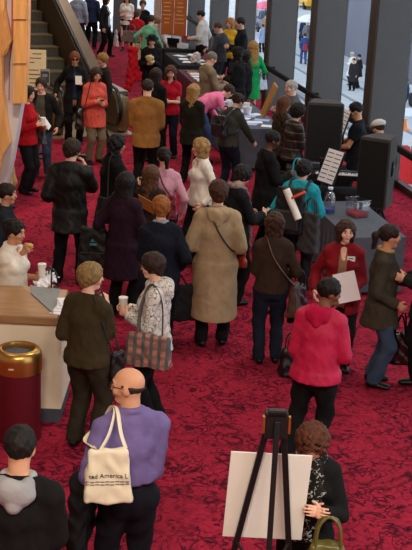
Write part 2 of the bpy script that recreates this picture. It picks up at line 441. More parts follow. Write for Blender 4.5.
    shm = mat('shoe_leather', shoes, .4, var=.05)
    for key in 'LR':
        hip, kn, an, fd = J.leg[key]; sd = np.cross(fd, (0, 0, 1))
        pr = [EC(an + (0, 0, -.035) - fd * .04, an + fd * .155 + (0, 0, -.05), .040, .042, .046, .028, sd, .02), EC(an + (0, 0, -.03), an + (kn - an) * (.08 if not bot.get('boots') else .75), .043, .05, .045, .052, sd, .02)]
        garment('shoe', pr, 0, [(np.array((0, 0, .003)), legdown)], shm, amp=0, v=.012 if q < 2 else .016)
    def tops(t, extra_inf=0.):
        inf = t.get('inf', .012) + extra_inf; k = t['k']; hem = t.get('hem', .86); sl = t.get('sl', 'l')
        pr = list(B_['torso']); cuts = []; subs = []
        fl = t.get('flare', 1.)
        if bend < 25:
            hc_ = np.array((0, 0, hem)); cuts.append((hc_, legdown))
            lowc = np.array((P[0], P[1] + .0, min(hem - .03, P[2] - .03)))
            pr.append(EC(W, P + (0, 0, -.02), wa * w * t.get('waist', 1.04), .105 * w, pa * w * 1.06, .125 * w, (1, 0, 0), .05))
            if hem < .84:
                pr.append(EC(P + (0, 0, .0), lowc, pa * w * 1.08, .132 * w, pa * w * (1.08 + (fl - 1) + (P[2] - hem) * .30), (.145 + (P[2] - hem) * .20) * w * fl, (1, 0, 0), .04, cap=.05))
        else: cuts.append((P - up0 * .03, -up0))
        ac = t.get('armr', 1.)
        for key in 'LR':
            sh, el, wr = J.arm[key][:3]; aw = (.9 if fem else 1.05) * (.6 + .4 * w) * ac
            if sl == 'n': continue
            if sl == 's':
                e2 = sh + (el - sh) * .62; d_ = nrm(el - sh); pr.append(EC(sh, e2, .056 * aw, None, .053 * aw, None, k=.03))
                pr[-1].clip = (e2, d_)
            else:
                pr.append(EC(sh, el, .052 * aw, None, .043 * aw, None, k=.035))
                d_ = nrm(wr - el); L_ = .985 if sl == 'l' else .55; pr.append(EC(el, el + (wr - el) * L_, .043 * aw, None, .032 * aw, None, k=.02, cap=.012))
        cuts.append((N + up * t.get('neck', .022), nrm(up * .95 + fw * .30)))
        if t.get('vneck'): subs.append(EC(N + fw * .09 + up * .03, N + fw * .135 - up * t['vneck'], .058, .07, .012, .05, rt))
        if t.get('open'): subs.append(EC(N + fw * .11 + up * .02, P + T0 @ (0, .17, -.25), t['open'] * .8, .10, t['open'] * 1.5, .12, rt))
        col = []
        if t.get('collar'):
            for i in range(10):
                a0, a1 = [math.pi * 2 * (j / 10) for j in (i, i + 1)]
                f_ = lambda a: N + up * (.022 + .012 * -math.sin(a)) + rt * .066 * math.cos(a) + fw * (.066 * math.sin(a) + .008)
                if t.get('open') or t.get('vneck'):
                    if i in (2,): continue
                col.append(EC(f_(a0), f_(a1), .016, .024, .016, .024, up, k=.01))
        if t.get('hood'):
            col += [EL(N - fw * .115 + up * -.035, (.115, .055, .085), k=.03), EC(N - fw * .07 + rt * .07 + up * .01, N - fw * .13 - up * .11, .035, None, .03, None, k=.03), EC(N - fw * .07 - rt * .07 + up * .01, N - fw * .13 - up * .11, .035, None, .03, None, k=.03)]
            for i in range(8):
                a0, a1 = [math.pi * (.02 + .96 * j / 8) for j in (i, i + 1)]
                f_ = lambda a: N + up * (.02 - .03 * math.sin(a)) + rt * .082 * math.cos(a) + fw * (.085 * math.sin(a) - .005)
                if 'hoodless_front' not in t: col.append(EC(f_(a0), f_(a1), .024, k=.015))
        m = t.get('m') or cloth(k, t['c'], t.get('pat'), rough=t.get('rough', .88), spec=t.get('spec', .15))
        lo, hi = bounds(pr + col, inf + .03); amp = t.get('amp', .0042) * .85
        def fn(p):
            d = None
            for e in pr:
                x = e.ev(p, inf)
                if hasattr(e, 'clip'): x = np.maximum(x, (p - e.clip[0]) @ e.clip[1])
                d = x if d is None else smin(d, x, e.k)
            d = d + wob((p + ph) * np.array((1.3, 1.3, .62)), amp, 26) + wob((p + ph) @ FOLD, amp * .7, 48)
            for s_ in subs: d = np.maximum(d, -s_.ev(p))
            for (c, n_) in cuts: d = np.maximum(d, (p - c) @ n_)
            if col and not t.get('colm'): d = union_into(d, col, p)
            return d
        V, Q = nets(fn, lo, hi, v_g); child(k, V, Q, m, None, t.get('lab'))
        if col and t.get('colm'):
            garment('hood' if t.get('hood') else 'collar', col, 0, [], t['colm'], amp=.004, v=v_g * .8)
        return fn
    if inner: tops(inner)
    J.fn = tops(top or dict(k='shirt', c=(40, 40, 44)), 0.) if True else None
    # hair --------------------------------------------------------
    st = hair[0]
    def lh(prims, cuts=(), subs=(), amp=.004, f=60., v=None, nm='hair', m=None, inf=0.):
        lo = np.min([q_.box()[0] for q_ in prims], 0) - .03; hi = np.max([q_.box()[1] for q_ in prims], 0) + .03
        def fn(p):
            d = union(prims, p, inf) + wob(p + ph, amp, f)
            for s_ in subs: d = -smin(-d, s_.ev(p), .01)
            for (c, n_) in cuts: d = np.maximum(d, (p - np.asarray(c)) @ nrm(n_))
            return d
        V, Q = nets(fn, lo, hi, v or v_h * 1.15)
        if len(Q): child(nm, V @ Hr.T + Hc, Q, m or hairmat(hc))
    face = EL((0, .105, -.035), (.064, .088, .102)); ears = [EL((sg * .09, .016, -.03), (.03, .03, .036)) for sg in (-1, 1)]
    cap = lambda t: EL((0, -.014, .034), (.076 + t, .096 + t, .085 + t), k=.03)
    up_h = Hr.T @ np.array((0, 0, 1.)); dn = -up_h        # hair hangs straight down whatever the head does
    def hang(x, y, z, ln, a, b2, a2=None, drift=(0, 0, 0)):
        s0 = np.array((x, y, z)); drift = np.array(drift) + np.array((0, -.22 * max(ln - .13, 0), 0)); return EC(s0, s0 + dn * ln + np.array(drift), a, b2, a2 or a * .8, b2 * .8, (1, 0, 0), .04)
    if st == 'short': lh([cap(.013)], [((0, -.02, -.058), (0, .55, -1))], [face] + ears)
    elif st == 'shortf': lh([cap(.024), EC((0, -.06, .01), (0, -.07, -.06), .062, .04, .05, .03, k=.04)], [((0, 0, -.085), (0, .2, -1))], [face, EL((0, .115, -.06), (.085, .09, .08))], amp=.004)
    elif st == 'curly': lh([cap(.036), EC((0, -.05, .02), (0, -.05, -.05), .095, .07, .085, .06, k=.05)], [((0, 0, -.10), (0, .1, -1))], [face], amp=.008, f=80.)
    elif st == 'bob': lh([cap(.022)] + [hang(sg * .068, -.015, .02, .12, .034, .066) for sg in (-1, 1)] + [hang(0, -.07, .03, .15, .085, .045)], [], [face], amp=.005)
    elif st in ('long', 'wavy', 'longcurl'):
        ln = hair[2] if len(hair) > 2 else .30
        lh([cap(.022)] + [hang(sg * .064, -.03, .02, ln * .85, .036, .055, .03, (sg * .012, .0, 0)) for sg in (-1, 1)] + [hang(0, -.072, .03, ln, .088, .048, .075, (0, -.015, 0))], [], [face], amp=.003 if st == 'long' else .007, f=60 if st == 'long' else 48)
    elif st == 'pony': lh([cap(.014), EC((0, -.095, .03), (0, -.15, .0), .026, None, .034, None, k=.02), EC((0, -.15, 0), np.array((0, -.15, 0)) + dn * (hair[2] if len(hair) > 2 else .2) + (0, -.01, 0), .036, None, .016, None, k=.02)], [((0, -.02, -.062), (0, .6, -1))], [face] + ears)
    elif st == 'bun': lh([cap(.016), EL((0, -.105, .075), (.048, .042, .045), k=.02)], [((0, -.02, -.062), (0, .6, -1))], [face] + ears, amp=.006)
    elif st == 'bald': lh([cap(.007)], [((0, 0, .032), (0, -.25, 1)), ((0, .025, 0), (0, 1, .15)), ((0, -.02, -.062), (0, .6, -1))], ears, amp=.002)
    J.lh = lh; J.v_h = v_h; J.v_g = v_g; J.garment = garment; J.cap = cap; J.ears = ears; J.face = face
    # extras -------------------------------------------------------
    for ex in extra:
        if ex[0] == 'glasses' or ex[0] == 'sunglasses':
            bb = B(); z = .014
            def hp_(l): return Vector(Hr @ np.asarray(l, float) + Hc) * s
            if ex[0] == 'sunglasses':
                zz, yy = (ex[1], ex[2]) if len(ex) > 2 else (.012, .098)
                for sg in (-1, 1):
                    pts = [hp_((sg * .033 + .026 * math.cos(a), yy, zz + .019 * math.sin(a))) for a in [k * math.pi / 5 for k in range(10)]]
                    bb.prism(pts, Vector(Hr @ (0, .006, .002)) * s)
                    bb.tube([hp_((sg * .058, yy, zz + .005)), hp_((sg * .082, yy - .10, zz + .008))], .004, sub=1, seg=6)
                bb.tube([hp_((-.01, yy + .003, zz + .005)), hp_((.01, yy + .003, zz + .005))], .004, sub=1, seg=6)
                bb.make('sunglasses', mat('dark_lens', (14, 12, 12), .15), root)
            else:
                for sg in (-1, 1):
                    bb.tube([hp_((sg * .032 + .022 * math.cos(a), .099, .010 + .016 * math.sin(a))) for a in [k * math.pi / 5 for k in range(11)]], .0022, sub=1, seg=5)
                    bb.tube([hp_((sg * .054, .099, .014)), hp_((sg * .082, .0, .014))], .0024, sub=1, seg=5)
                bb.tube([hp_((-.01, .101, .013)), hp_((.01, .101, .013))], .0022, sub=1, seg=5)
                bb.make('glasses', mat('glasses_wire', (70, 50, 35), .3, metal=.6), root)
        elif ex[0] == 'hat':     # round black hat
            lh([EL((0, -.012, .075), (.088, .108, .085))], [((0, 0, .05), (0, 0, -1)), ((0, 0, .135), (0, 0, 1))], amp=.002, nm='hat', m=cloth('hat', ex[1]))
            lh([EL((0, -.005, .055), (.15, .165, .010))], amp=.002, nm='hat_brim', m=cloth('hat', ex[1]))
        elif ex[0] == 'cap':     # soft cap
            lh([EL((0, -.012, .070), (.106, .126, .074), k=.03), EC((0, .07, .06), (0, .135, .048), .070, .012, .050, .008, (1, 0, 0), .02)], [((0, 0, .03), (0, 0, -1))], amp=.003, nm='cap', m=cloth('cap', ex[1], rough=.8))
        elif ex[0] == 'scarf':
            pr = []
            for i in range(10):
                a0, a1 = [math.pi * 2 * j / 10 for j in (i, i + 1)]
                f_ = lambda a: N + up * (.025 - .018 * math.sin(a)) + rt * .080 * math.cos(a) + fw * (.082 * math.sin(a) + .005)
                pr.append(EC(f_(a0), f_(a1), .030, k=.02))
            if len(ex) > 2:
                for sg, ln in ((-1, ex[2]), (1, ex[2] * .85)):
                    pts = [N + fw * .09 + rt * sg * .04, N + fw * .155 + rt * sg * .06 - up * .18, N + fw * .17 * w + rt * sg * .07 - up * .34, N + fw * .18 * w + rt * sg * .07 - np.array((0, 0, ln))]
                    for a, b_ in zip(pts, pts[1:]): pr.append(EC(a, b_, .055, .022, .06, .02, rt, k=.02))
            garment('scarf', pr, 0, [], cloth('scarf', ex[1], ex[3] if len(ex) > 3 else None), amp=.005, f=40)
        elif ex[0] == 'badge':
            c = C + up * .09 + rt * ex[1] * .085; p = push(J, c + fw * .3, -fw, .012)
            bb = B(); rot = Matrix(np.array([rt, up, fw]).T.tolist()); bb.box(Vector(p) * s, (.085 * s, .055 * s, .004), rot=rot); bb.make('name_badge', mat('paper', (236, 236, 240), .6, var=.02), root)
            bb = B(); bb.box(Vector(p + fw * .005 + up * .004) * s, (.05 * s, .010 * s, .002), rot=rot); bb.make('badge_lettering', mat('ink_blue', (60, 70, 130), .6), root)
        elif ex[0] == 'buttons':
            for i in range(5):
                p = push(J, C + fw * .4 + rt * .012 + up * (.10 - .115 * i), -fw, .004); bb = B(); bb.cyl(Vector(p) * s, Vector(p + fw * .006) * s, .011 * s, seg=10); bb.make('button', mat('button', ex[1], .4), root)
        elif ex[0] == 'belt':
            garment('belt', [EC(P + up0 * .10, P + up0 * .12, wa * w * 1.06, .108 * w, wa * w * 1.06, .108 * w, T0 @ (1, 0, 0), cap=.02)], .014, [], mat('belt', ex[1], .5), amp=0)
        elif ex[0] == 'hairband':
            lh([EC((-.078, -.0, .02), (0, -.005, .128), .014, .02, .014, .02, k=.02), EC((.078, -.0, .02), (0, -.005, .128), .014, .02, .014, .02, k=.02)], nm='hairband', m=cloth('hairband', ex[1]))
    # placement ----------------------------------------------------
    ht = (Hc + Hr @ (0, -.01, .118 + hr)) * s
    yw = R_(yaw); M3 = rz_(yw)
    if xy is None:
        g = at(px, py, ht[2] + z0); o = np.array((g.x, g.y, z0)) - np.array(((M3 @ ht)[0], (M3 @ ht)[1], 0))
    else: o = np.array((xy[0], xy[1], z0))
    root.location = Vector(o); root.rotation_euler = (0, 0, yw)
    J.o, J.M3, J.yaw = o, M3, yw
    J.w = lambda p: Vector(M3 @ (np.asarray(p, float) * s) + o)
    J.dirw = lambda p: Vector(M3 @ np.asarray(p, float))
    J.wd = w; J.label = label; J.px = (px, py)
    PEOPLE.append(J); return J
def union_into(d, prims, p):
    for e in prims: d = smin(d, e.ev(p), e.k)
    return d
def push(J, p, d, off=.006):
    """march from p along d until the clothing is reached"""
    p = np.asarray(p, float)[None].copy(); d = np.asarray(d, float)
    for _ in range(40):
        x = J.fn(p)[0] - off
        if x < .001: break
        p = p + d * max(x * .7, .001)
    return p[0]
def out(J, p, off=.008):
    """nearest point just outside the clothing"""
    p = np.asarray(p, float)[None].copy()
    for _ in range(12):
        x = J.fn(p)[0]
        if x > off: break
        g = np.array([J.fn(p + e)[0] - J.fn(p - e)[0] for e in np.eye(3) * .006]); p = p + nrm(g) * max(off - x, .002)
    return p[0]
# ---------------------------------------------------------------- the setting
def S(o): o['kind'] = 'structure'; return o
WD = Vector((-.2005, .9797, 0)).normalized(); WN = Vector((WD.y, -WD.x, 0))      # along / out of the window wall
WP = lambda t, o=0, z=0: Vector((2.94, 18.5, 0)) + WD * t + WN * o + Vector((0, 0, z))
wa = math.atan2(WD.y, WD.x)
# carpet
T_ = NT('carpet'); b = T_.n('ShaderNodeBsdfPrincipled'); b.inputs['Roughness'].default_value = .95; b.inputs['Specular IOR Level'].default_value = .08
co = T_.coord((1, 1, 1))
def curls(scale, lo, wd, seedoff):
    mp = T_.n('ShaderNodeMapping'); mp.inputs['Location'].default_value = (seedoff, seedoff * .7, 0); T_.l(co, mp.inputs['Vector'])
    n = T_.n('ShaderNodeTexNoise'); n.inputs['Scale'].default_value = scale; n.inputs['Detail'].default_value = 2.2; n.inputs['Roughness'].default_value = .55; n.inputs['Distortion'].default_value = .9
    T_.l(mp.outputs['Vector'], n.inputs['Vector'])
    return T_.ramp(n.outputs['Fac'], [(lo - wd, (0, 0, 0, 1)), (lo, (1, 1, 1, 1)), (lo + wd, (0, 0, 0, 1))])
def add(a, c, f=1., bt='LIGHTEN'):
    m = T_.n('ShaderNodeMix', data_type='RGBA', blend_type=bt); m.inputs['Factor'].default_value = f; T_.l(a, m.inputs[6]); T_.l(c, m.inputs[7]); return m.outputs[2]
ln = add(add(curls(3.4, .46, .030, 0), curls(3.0, .56, .028, 7)), curls(5.5, .50, .024, 3))
mk = T_.n('ShaderNodeTexNoise'); mk.inputs['Scale'].default_value = 1.7; mk.inputs['Detail'].default_value = 2; T_.l(co, mk.inputs['Vector'])
ln = add(ln, T_.ramp(mk.outputs['Fac'], [(.36, (.3, .3, .3, 1)), (.55, (1, 1, 1, 1))]), 1., 'MULTIPLY')
fi = T_.n('ShaderNodeTexNoise'); fi.inputs['Scale'].default_value = 26; fi.inputs['Detail'].default_value = 4; T_.l(co, fi.inputs['Vector'])
base = T_.ramp(fi.outputs['Fac'], [(.3, lin((134, 27, 48))), (.7, lin((168, 39, 64)))])
mx = T_.n('ShaderNodeMix', data_type='RGBA'); T_.l(ln, mx.inputs['Factor']); T_.l(base, mx.inputs[6]); mx.inputs[7].default_value = lin((44, 12, 24))
fl = T_.n('ShaderNodeTexNoise'); fl.inputs['Scale'].default_value = 7.5; fl.inputs['Detail'].default_value = 3; fl.inputs['Distortion'].default_value = 1.6; T_.l(co, fl.inputs['Vector'])
mv = T_.n('ShaderNodeMix', data_type='RGBA'); T_.l(T_.ramp(fl.outputs['Fac'], [(.60, (0, 0, 0, 1)), (.66, (.8, .8, .8, 1))]), mv.inputs['Factor']); T_.l(mx.outputs[2], mv.inputs[6]); mv.inputs[7].default_value = lin((52, 14, 30))
T_.l(mv.outputs[2], b.inputs['Base Color'])
bp = T_.n('ShaderNodeBump'); bp.inputs['Strength'].default_value = .3; bp.inputs['Distance'].default_value = .01; T_.l(fi.outputs['Fac'], bp.inputs['Height']); T_.l(bp.outputs['Normal'], b.inputs['Normal'])
T_.l(b.outputs[0], T_.out.inputs['Surface']); CARPET = T_.m
def poly_floor():
    q = B(); a, c = WP(-25, .9), WP(20.9, .9)
    q.prism([(-12, -6, -.0), (a.x, -6, 0), (c.x, c.y, 0), (-12, c.y, 0)], (0, 0, -.3)); return q
S(poly_floor().make('floor', CARPET))
plaster = mat('plaster', (190, 180, 164), .9, var=.03); grey = mat('grey_metal_cladding', (84, 85, 88), .55, var=.03, spec=.3); bronze = mat('bronze_frame', (52, 40, 32), .5, var=.05)
q = B(); q.prism([(-12, -6.4, 8), (WP(-25.4, 1.2).x, -6.4, 8), (*WP(21, 1.2, 8)[:],), (-12, WP(21).y, 8)], (0, 0, .3)); S(q.make('ceiling', plaster))
S(B().box((-9, 24, 4), (.3, 64, 8)).make('wall_left', plaster))
S(B().box((0, -6.2, 4), (24, .3, 8)).make('wall_back', plaster))
# far wall: glazed, dark grey mullions
fy = 38.9
q = B()
for i in range(6): q.box((-8.75 + i * 1.45, fy, 4), (.16 if i % 2 else .75, .3, 8))
q.box((-5, fy, .15), (8, .3, .3)).box((-5, fy, 3.2), (8, .3, .2)); S(q.make('wall_far', grey))
# columns standing out from the window line
for t in (-12.6, -9.05, -5.5, -1.95, 1.62, 5.22, 8.85, 12.3, 15.6, 19.1):
    o = S(B().box((0, 0, 4), (.33, .62 if t < 10 else .48, 8), bev=.012).make('trim_1', grey)); o.name = 'column'
    o.location = WP(t + .165, .33 if t < 10 else .26); o.rotation_euler = (0, 0, wa)
    if t < 10: B().box((0, .325, 4), (.34, .035, 8)).make('bronze_edge', bronze, o)
# glass between the columns, low rail in front
G = NT('window_glass'); tr = G.n('ShaderNodeBsdfTransparent'); tr.inputs[0].default_value = (.93, .95, .96, 1); gl = G.n('ShaderNodeBsdfGlossy'); gl.inputs['Roughness'].default_value = .02
ms = G.n('ShaderNodeMixShader'); ms.inputs[0].default_value = .05; G.l(tr.outputs[0], ms.inputs[1]); G.l(gl.outputs[0], ms.inputs[2]); G.l(ms.outputs[0], G.out.inputs['Surface']); GLASS = G.m
ts = (-12.6, -9.05, -5.5, -1.95, 1.62, 5.22, 8.85, 12.3, 15.6, 19.1)
for i, (t0, t1) in enumerate(zip(ts, ts[1:])):
    a, c = t0 + .33, t1
    o = B().box((0, 0, 4), (c - a, .02, 8)).make('window_%d' % (i + 1), GLASS); S(o); o.location = WP((a + c) / 2, .62); o.rotation_euler = (0, 0, wa)
    f = B().box((0, 0, .06), (c - a, .10, .12)).make('window_frame', bronze, o)
o = S(B().box((-3.5, 0, 1.05), (38, .06, .11), bev=.02).make('trim_2', mat('rail_black', (20, 20, 23), .7, spec=.15))); o.name = 'handrail'; o.location = WP(11, -.10); o.rotation_euler = (0, 0, wa)
q = B()
for i in range(11): q.box((-20.2 + i * 3.52, -.09, 1.05), (.05, .14, .05))
q.make('rail_bracket', mat('rail_black', (20, 20, 23), .7, spec=.15), o)
# outside: lower street, facades
SZ = -4.6
paving = mat('street_paving', (172, 178, 186), .9, var=.10, vscale=1.2)
S(B().box((22, 60, SZ - .1), (60, 160, .2)).make('street', paving)).name = 'street'
q = B()
for k in (8.7, 9.9, 11.6, 13.2, 17.5): 
    q.box(tuple(WP(10, k, SZ + .01)), (110, .18, .02), rz=wa)
for k in range(16): q.box(tuple(WP(-30 + k * 6, 20.5, SZ + .01)), (3, .16, .02), rz=wa)
S(q.make('street_lines', mat('street_marking', (118, 126, 138), .8)))
S(B().box(tuple(WP(10, 9.2, SZ + .08)), (110, .3, .16), rz=wa).make('kerb', mat('kerb', (120, 124, 130), .8)))
# a grey building across the street and others further on
def building(name, c, d, col, wins, label, dz):
    r = empty(name, c, wa, label, 'building')
    B().box((0, 0, d[2] / 2), d).make('wall', mat('render_' + name, col, .8, var=.05, vscale=.6), r)
    fr = -d[1] / 2 if dz < 0 else d[1] / 2
    dk = mat('facade_glass', (46, 52, 66), .25)
    for (x, z, w_, h_) in wins: B().box((x, fr, z), (w_, .12, h_)).make('window', dk, r)
    return r
# ---------------------------------------------------------------- the crowd (px, py = top of the head in the photograph)
BLK, INK, NAVY = (20, 18, 19), (26, 24, 26), (24, 26, 38)
def T(k, c, **a): return dict(k=k, c=c, **a)
JEAN = T('jeans', (38, 50, 72)); DJEAN = T('jeans', (26, 30, 44)); BT = T('trousers', (18, 17, 18))
# --- nearest rows
bald = person(129, 368, 1.80, 18, 'balding man with glasses in a purple shirt carrying a cream tote bag', T('shirt', (114, 100, 150), hem=1.0, inf=.014, collar=1), T('trousers', (22, 22, 30)), ('bald', (58, 44, 34)), hy=62, hp=2, L=(.05, .14, -.38, (.4, -.9, -.3)), R=(-.07, .22, -.36, (.05, -.8, -.8)), w=.98, sex='m', skin='warm', extra=[('glasses',), ('belt', (20, 18, 18))])
hoodie = person(21, 425, 1.76, -4, 'man in a black sweater with a grey hood, seen from behind at the bottom left', T('sweater', BLK, inf=.02, hem=.84, hood=1, colm=cloth('hood', (150, 150, 152)), amp=.004), BT, ('short', (26, 20, 17)), hp=12, L='front', R='front', w=1.08, sex='m', skin='warm')
curly = person(313, 432, 1.58, 168, 'woman with curly auburn hair looking down into her olive handbag behind the easel', T('jacket', (22, 21, 21), inf=.018, hem=.80, open=.05, collar=1), T('trousers', BLK), ('curly', (92, 47, 26)), hy=6, hp=30, L=(-.03, .27, -.16), R=(-.22, .26, -.17), inner=T('blouse', (28, 26, 26), inf=.008, sl='n', pat=('speckle', (190, 186, 176), 42, .56)), extra=[('sunglasses', .098, .075), ('scarf', (30, 28, 28), .42, ('speckle', (180, 178, 166), 40, .57))])
olive = person(91, 263, 1.66, -28, 'woman with short blonde hair in a dark olive sweater, hand raised to her chin', T('sweater', (58, 48, 30), inf=.02, hem=.82, armr=1.05), T('trousers', (46, 40, 30), wide=1.12), ('shortf', (150, 122, 74)), hy=-48, hp=2, R=(-.10, .22, -.04), L=(.02, .15, -.36, (.2, -.9, -.6)), w=1.1, skin='fair', curl=.9)
pattern = person(152, 253, 1.62, 84, 'woman with short brown hair and glasses in a white patterned jacket', T('jacket', (214, 208, 200), inf=.022, hem=.78, hood=1, pat=('lines', (40, 38, 40), 13)), BT, ('shortf', (52, 32, 24)), hy=4, hp=6, L=(-.08, .25, -.22), R=(-.10, .27, -.20), skin='fair', extra=[('glasses',)], w=1.05, feet=((-.12, .03), (.09, -.02)))
eater = person(16, 220, 1.62, -112, 'woman in a white short-sleeved shirt eating behind the counter', T('shirt', (226, 214, 198), inf=.022, hem=.80, sl='s', collar=1, vneck=.07), T('trousers', INK), ('bun', (26, 18, 16)), hy=4, hp=8, R=(-.18, .13, .05), L=(-.05, .24, -.22), skin='tan', w=1.02, curl=.9)
profile = person(7, 183, 1.62, -92, 'dark-haired woman in a dark jacket in profile at the left edge', T('jacket', (30, 32, 36), inf=.02, hem=.8, collar=1), BT, ('pony', (34, 22, 18), .1), hy=2, hp=2, skin='tan')
leather = person(73, 139, 1.78, -8, 'person in a long black leather jacket raising a camera to their face', T('jacket', (19, 18, 18), inf=.03, hem=.66, flare=1.12, collar=1, rough=.5, spec=.25, armr=1.12, amp=.005), T('jeans', (20, 20, 26)), ('shortf', (50, 34, 24)), hy=-28, R=(-.05, .20, .04, (.35, -.1, -1)), L=(.02, .16, -.32, (.25, -.9, -.5)), w=1.0, sex='m', feet=((-.14, .0), (.13, .06)))
curlblack = person(118, 135, 1.70, -66, 'woman with long curly black hair in a black coat, facing right', T('coat', (20, 18, 19), inf=.03, hem=.62, collar=1), BT, ('longcurl', (20, 15, 14), .22), hy=-14, R=(-.03, .28, -.24), L=(.02, .25, -.30), w=1.12, skin='tan', q=1)
purplecoat = person(127, 172, 1.66, -24, 'woman with long black hair in a dark plum coat, seen from behind', T('coat', (40, 20, 34), inf=.028, hem=.50), BT, ('long', (22, 15, 15), .30), R=(-.05, .25, -.22), L=(.12, .06, -.44), w=1.05, q=1)
brownlong = person(152, 165, 1.60, -14, 'woman with long light brown hair between the plum coat and the pink top', T('jacket', (44, 30, 26), inf=.02, hem=.8), BT, ('long', (92, 58, 34), .30), R='front', L='front', q=1)
pinkpony = person(164, 147, 1.66, 6, 'woman with a dark ponytail in a pale pink top with a dark red bag', T('sweater', (206, 150, 168), inf=.014, hem=.86), DJEAN, ('pony', (34, 22, 20), .20), hy=12, R=(.10, .03, -.46), L='front', q=1)
orangehair = person(161, 196, 1.66, 8, 'person with short ginger hair in a dark navy jacket, seen from behind', T('jacket', (22, 25, 36), inf=.024, hem=.72, armr=1.05, collar=1, colm=cloth('collar', (146, 150, 166))), BT, ('shortf', (160, 96, 44)), hy=4, L='front', R=(.07, .10, -.42), w=1.12, q=0)
blonde = person(201, 138, 1.68, 118, 'blonde woman in a white blouse with a deep collar, facing left', T('blouse', (228, 220, 208), inf=.014, hem=.84, collar=1, vneck=.10), T('trousers', (28, 26, 30)), ('bob', (178, 138, 84)), hy=-14, hp=2, R=(.05, .10, -.44), L=(.06, .08, -.44), q=0)
trench = person(219, 180, 1.80, 4, 'woman with short brown hair in a long beige trench coat, seen from behind', T('coat', (160, 138, 108), colm=cloth('hood', (164, 142, 112)), inf=.028, hem=.34, flare=1.0, hood=1, hoodless_front=1, collar=1, armr=1.1, amp=.003), BT, ('shortf', (72, 40, 26)), hy=0, R=(-.02, .17, -.34), L=(.02, .20, -.34), w=1.12, skin='fair', feet=((-.11, .0), (.11, .05)), q=0)
greyscarf = person(247, 166, 1.68, -52, 'dark-haired woman in a black jacket with a long grey scarf, holding a phone', T('jacket', (24, 24, 28), inf=.022, hem=.78, collar=1, colm=cloth('collar', (120, 22, 34))), BT, ('shortf', (24, 19, 18)), hy=-8, hp=30, R=(-.02, .33, -.24), L=(-.04, .26, -.26), extra=[('scarf', (128, 112, 112), .85)], q=0)
brownknit = person(275, 212, 1.60, 4, 'woman with a brown bob in a dark brown sweater and jeans, seen from behind', T('sweater', (52, 38, 30), inf=.02, hem=.84), DJEAN, ('bob', (64, 38, 24)), L='front', R=(.04, .16, -.34), q=0, feet=((-.09, .0), (.10, .03)))
redcard = person(347, 220, 1.59, 172, 'brown-haired person in a dark red cardigan with a name badge, holding a white sheet', T('cardigan', (122, 22, 32), inf=.022, hem=.70, open=.045, collar=1), T('trousers', (26, 22, 26)), ('bob', (64, 38, 26)), hy=16, hp=2, L=(-.04, .22, -.34), R=(.12, .10, -.42), inner=T('top', (150, 110, 90), inf=.006, vneck=.12, sl='n', hem=.8), extra=[('badge', -1)], w=1.12, skin='pale')
parka = person(333, 278, 1.66, -24, 'woman with short black hair in a bright pink-red hooded parka', T('parka', (182, 22, 66), colm=cloth('hood', (176, 20, 62)), inf=.03, hem=.82, flare=1.10, hood=1, armr=1.08, amp=.004, rough=.6, spec=.3), T('trousers', (20, 20, 22)), ('short', (22, 17, 16)), hy=-58, hp=8, R=(-.02, .22, -.33), L=(.0, .18, -.36, (.2, -.9, -.5)), w=1.08, skin='brown', feet=((-.20, -.06), (.04, .0)), bend=9)
coatgirl = person(391, 224, 1.66, -98, 'smiling woman with a dark ponytail in an olive grey coat with a tan collar', T('coat', (60, 54, 44), inf=.024, hem=.66, collar=1, colm=cloth('collar', (176, 140, 92))), T('jeans', (54, 68, 90), wide=1.05), ('pony', (44, 26, 22), .24), hy=8, hp=2, L=(-.02, .38, -.26), R=(.02, .16, -.40), skin='tan')
edge = person(435, 211, 1.84, 86, 'person in dark clothes mostly cut off by the right edge of the photo', T('jacket', (26, 26, 26), inf=.024, hem=.72), T('trousers', (24, 22, 24)), ('short', (30, 22, 18)), L='front', R=(-.02, .22, -.30), sex='m', feet=((-.12, -.05), (.10, .06)))
# --- beside the tables on the right
teal = person(306, 160, 1.64, -18, 'dark-haired person in a bright teal jacket wearing a black backpack', T('jacket', (34, 148, 164), inf=.03, hem=.80, collar=1, armr=1.25), T('trousers', (30, 30, 34)), ('shortf', (18, 15, 15)), hy=-20, hp=14, R=(.02, .28, -.34), L=(.10, .12, -.40), w=1.06, q=0)
blackcoat = person(276, 131, 1.70, -72, 'woman with short dark hair in a long black coat holding a turquoise bag', T('coat', (18, 17, 19), inf=.026, hem=.46), BT, ('short', (22, 15, 14)), hy=-6, hp=20, R=(-.02, .30, -.22), L=(-.04, .32, -.26), skin='dark', q=0)
stripe = person(300, 104, 1.64, -58, 'woman with dark curly hair in a black leather jacket with tan sleeve stripes', T('jacket', (30, 28, 28), inf=.022, hem=.82, rough=.4, spec=.4, pat=('stripe', (112, 98, 76), 2.4, 'Z', .94)), BT, ('curly', (26, 20, 18)), R='front', L='front', hp=16, q=1)
brownlonghair = person(286, 96, 1.66, -66, 'woman with long brown hair in a dark patterned jacket, turned to the right', T('jacket', (44, 34, 28), inf=.02, hem=.76, pat=('speckle', (104, 80, 56), 30, .57)), BT, ('long', (104, 66, 40), .24), R='front', L='front', hp=10, q=1)
oldman = person(291, 80, 1.74, 112, 'white-haired man in a grey jacket and red vest holding up a tan board', T('jacket', (92, 96, 104), inf=.022, hem=.8, open=.05, collar=1), BT, ('short', (196, 190, 182)), hy=0, inner=T('vest', (120, 30, 40), sl='n', inf=.008, hem=.85), R=(-.02, .26, -.14), L=(.0, .26, -.16), sex='m', skin='pale', q=1)
pianist = person(354, 102, 1.74, 82, 'young man in a black T-shirt playing the keyboard', T('t_shirt', (24, 26, 34), inf=.014, hem=.82, sl='s'), T('trousers', (30, 32, 40)), ('short', (18, 15, 15)), hy=6, hp=18, L=(-.06, .36, -.32), R=(-.04, .38, -.32), sex='m', skin='warm', q=1)
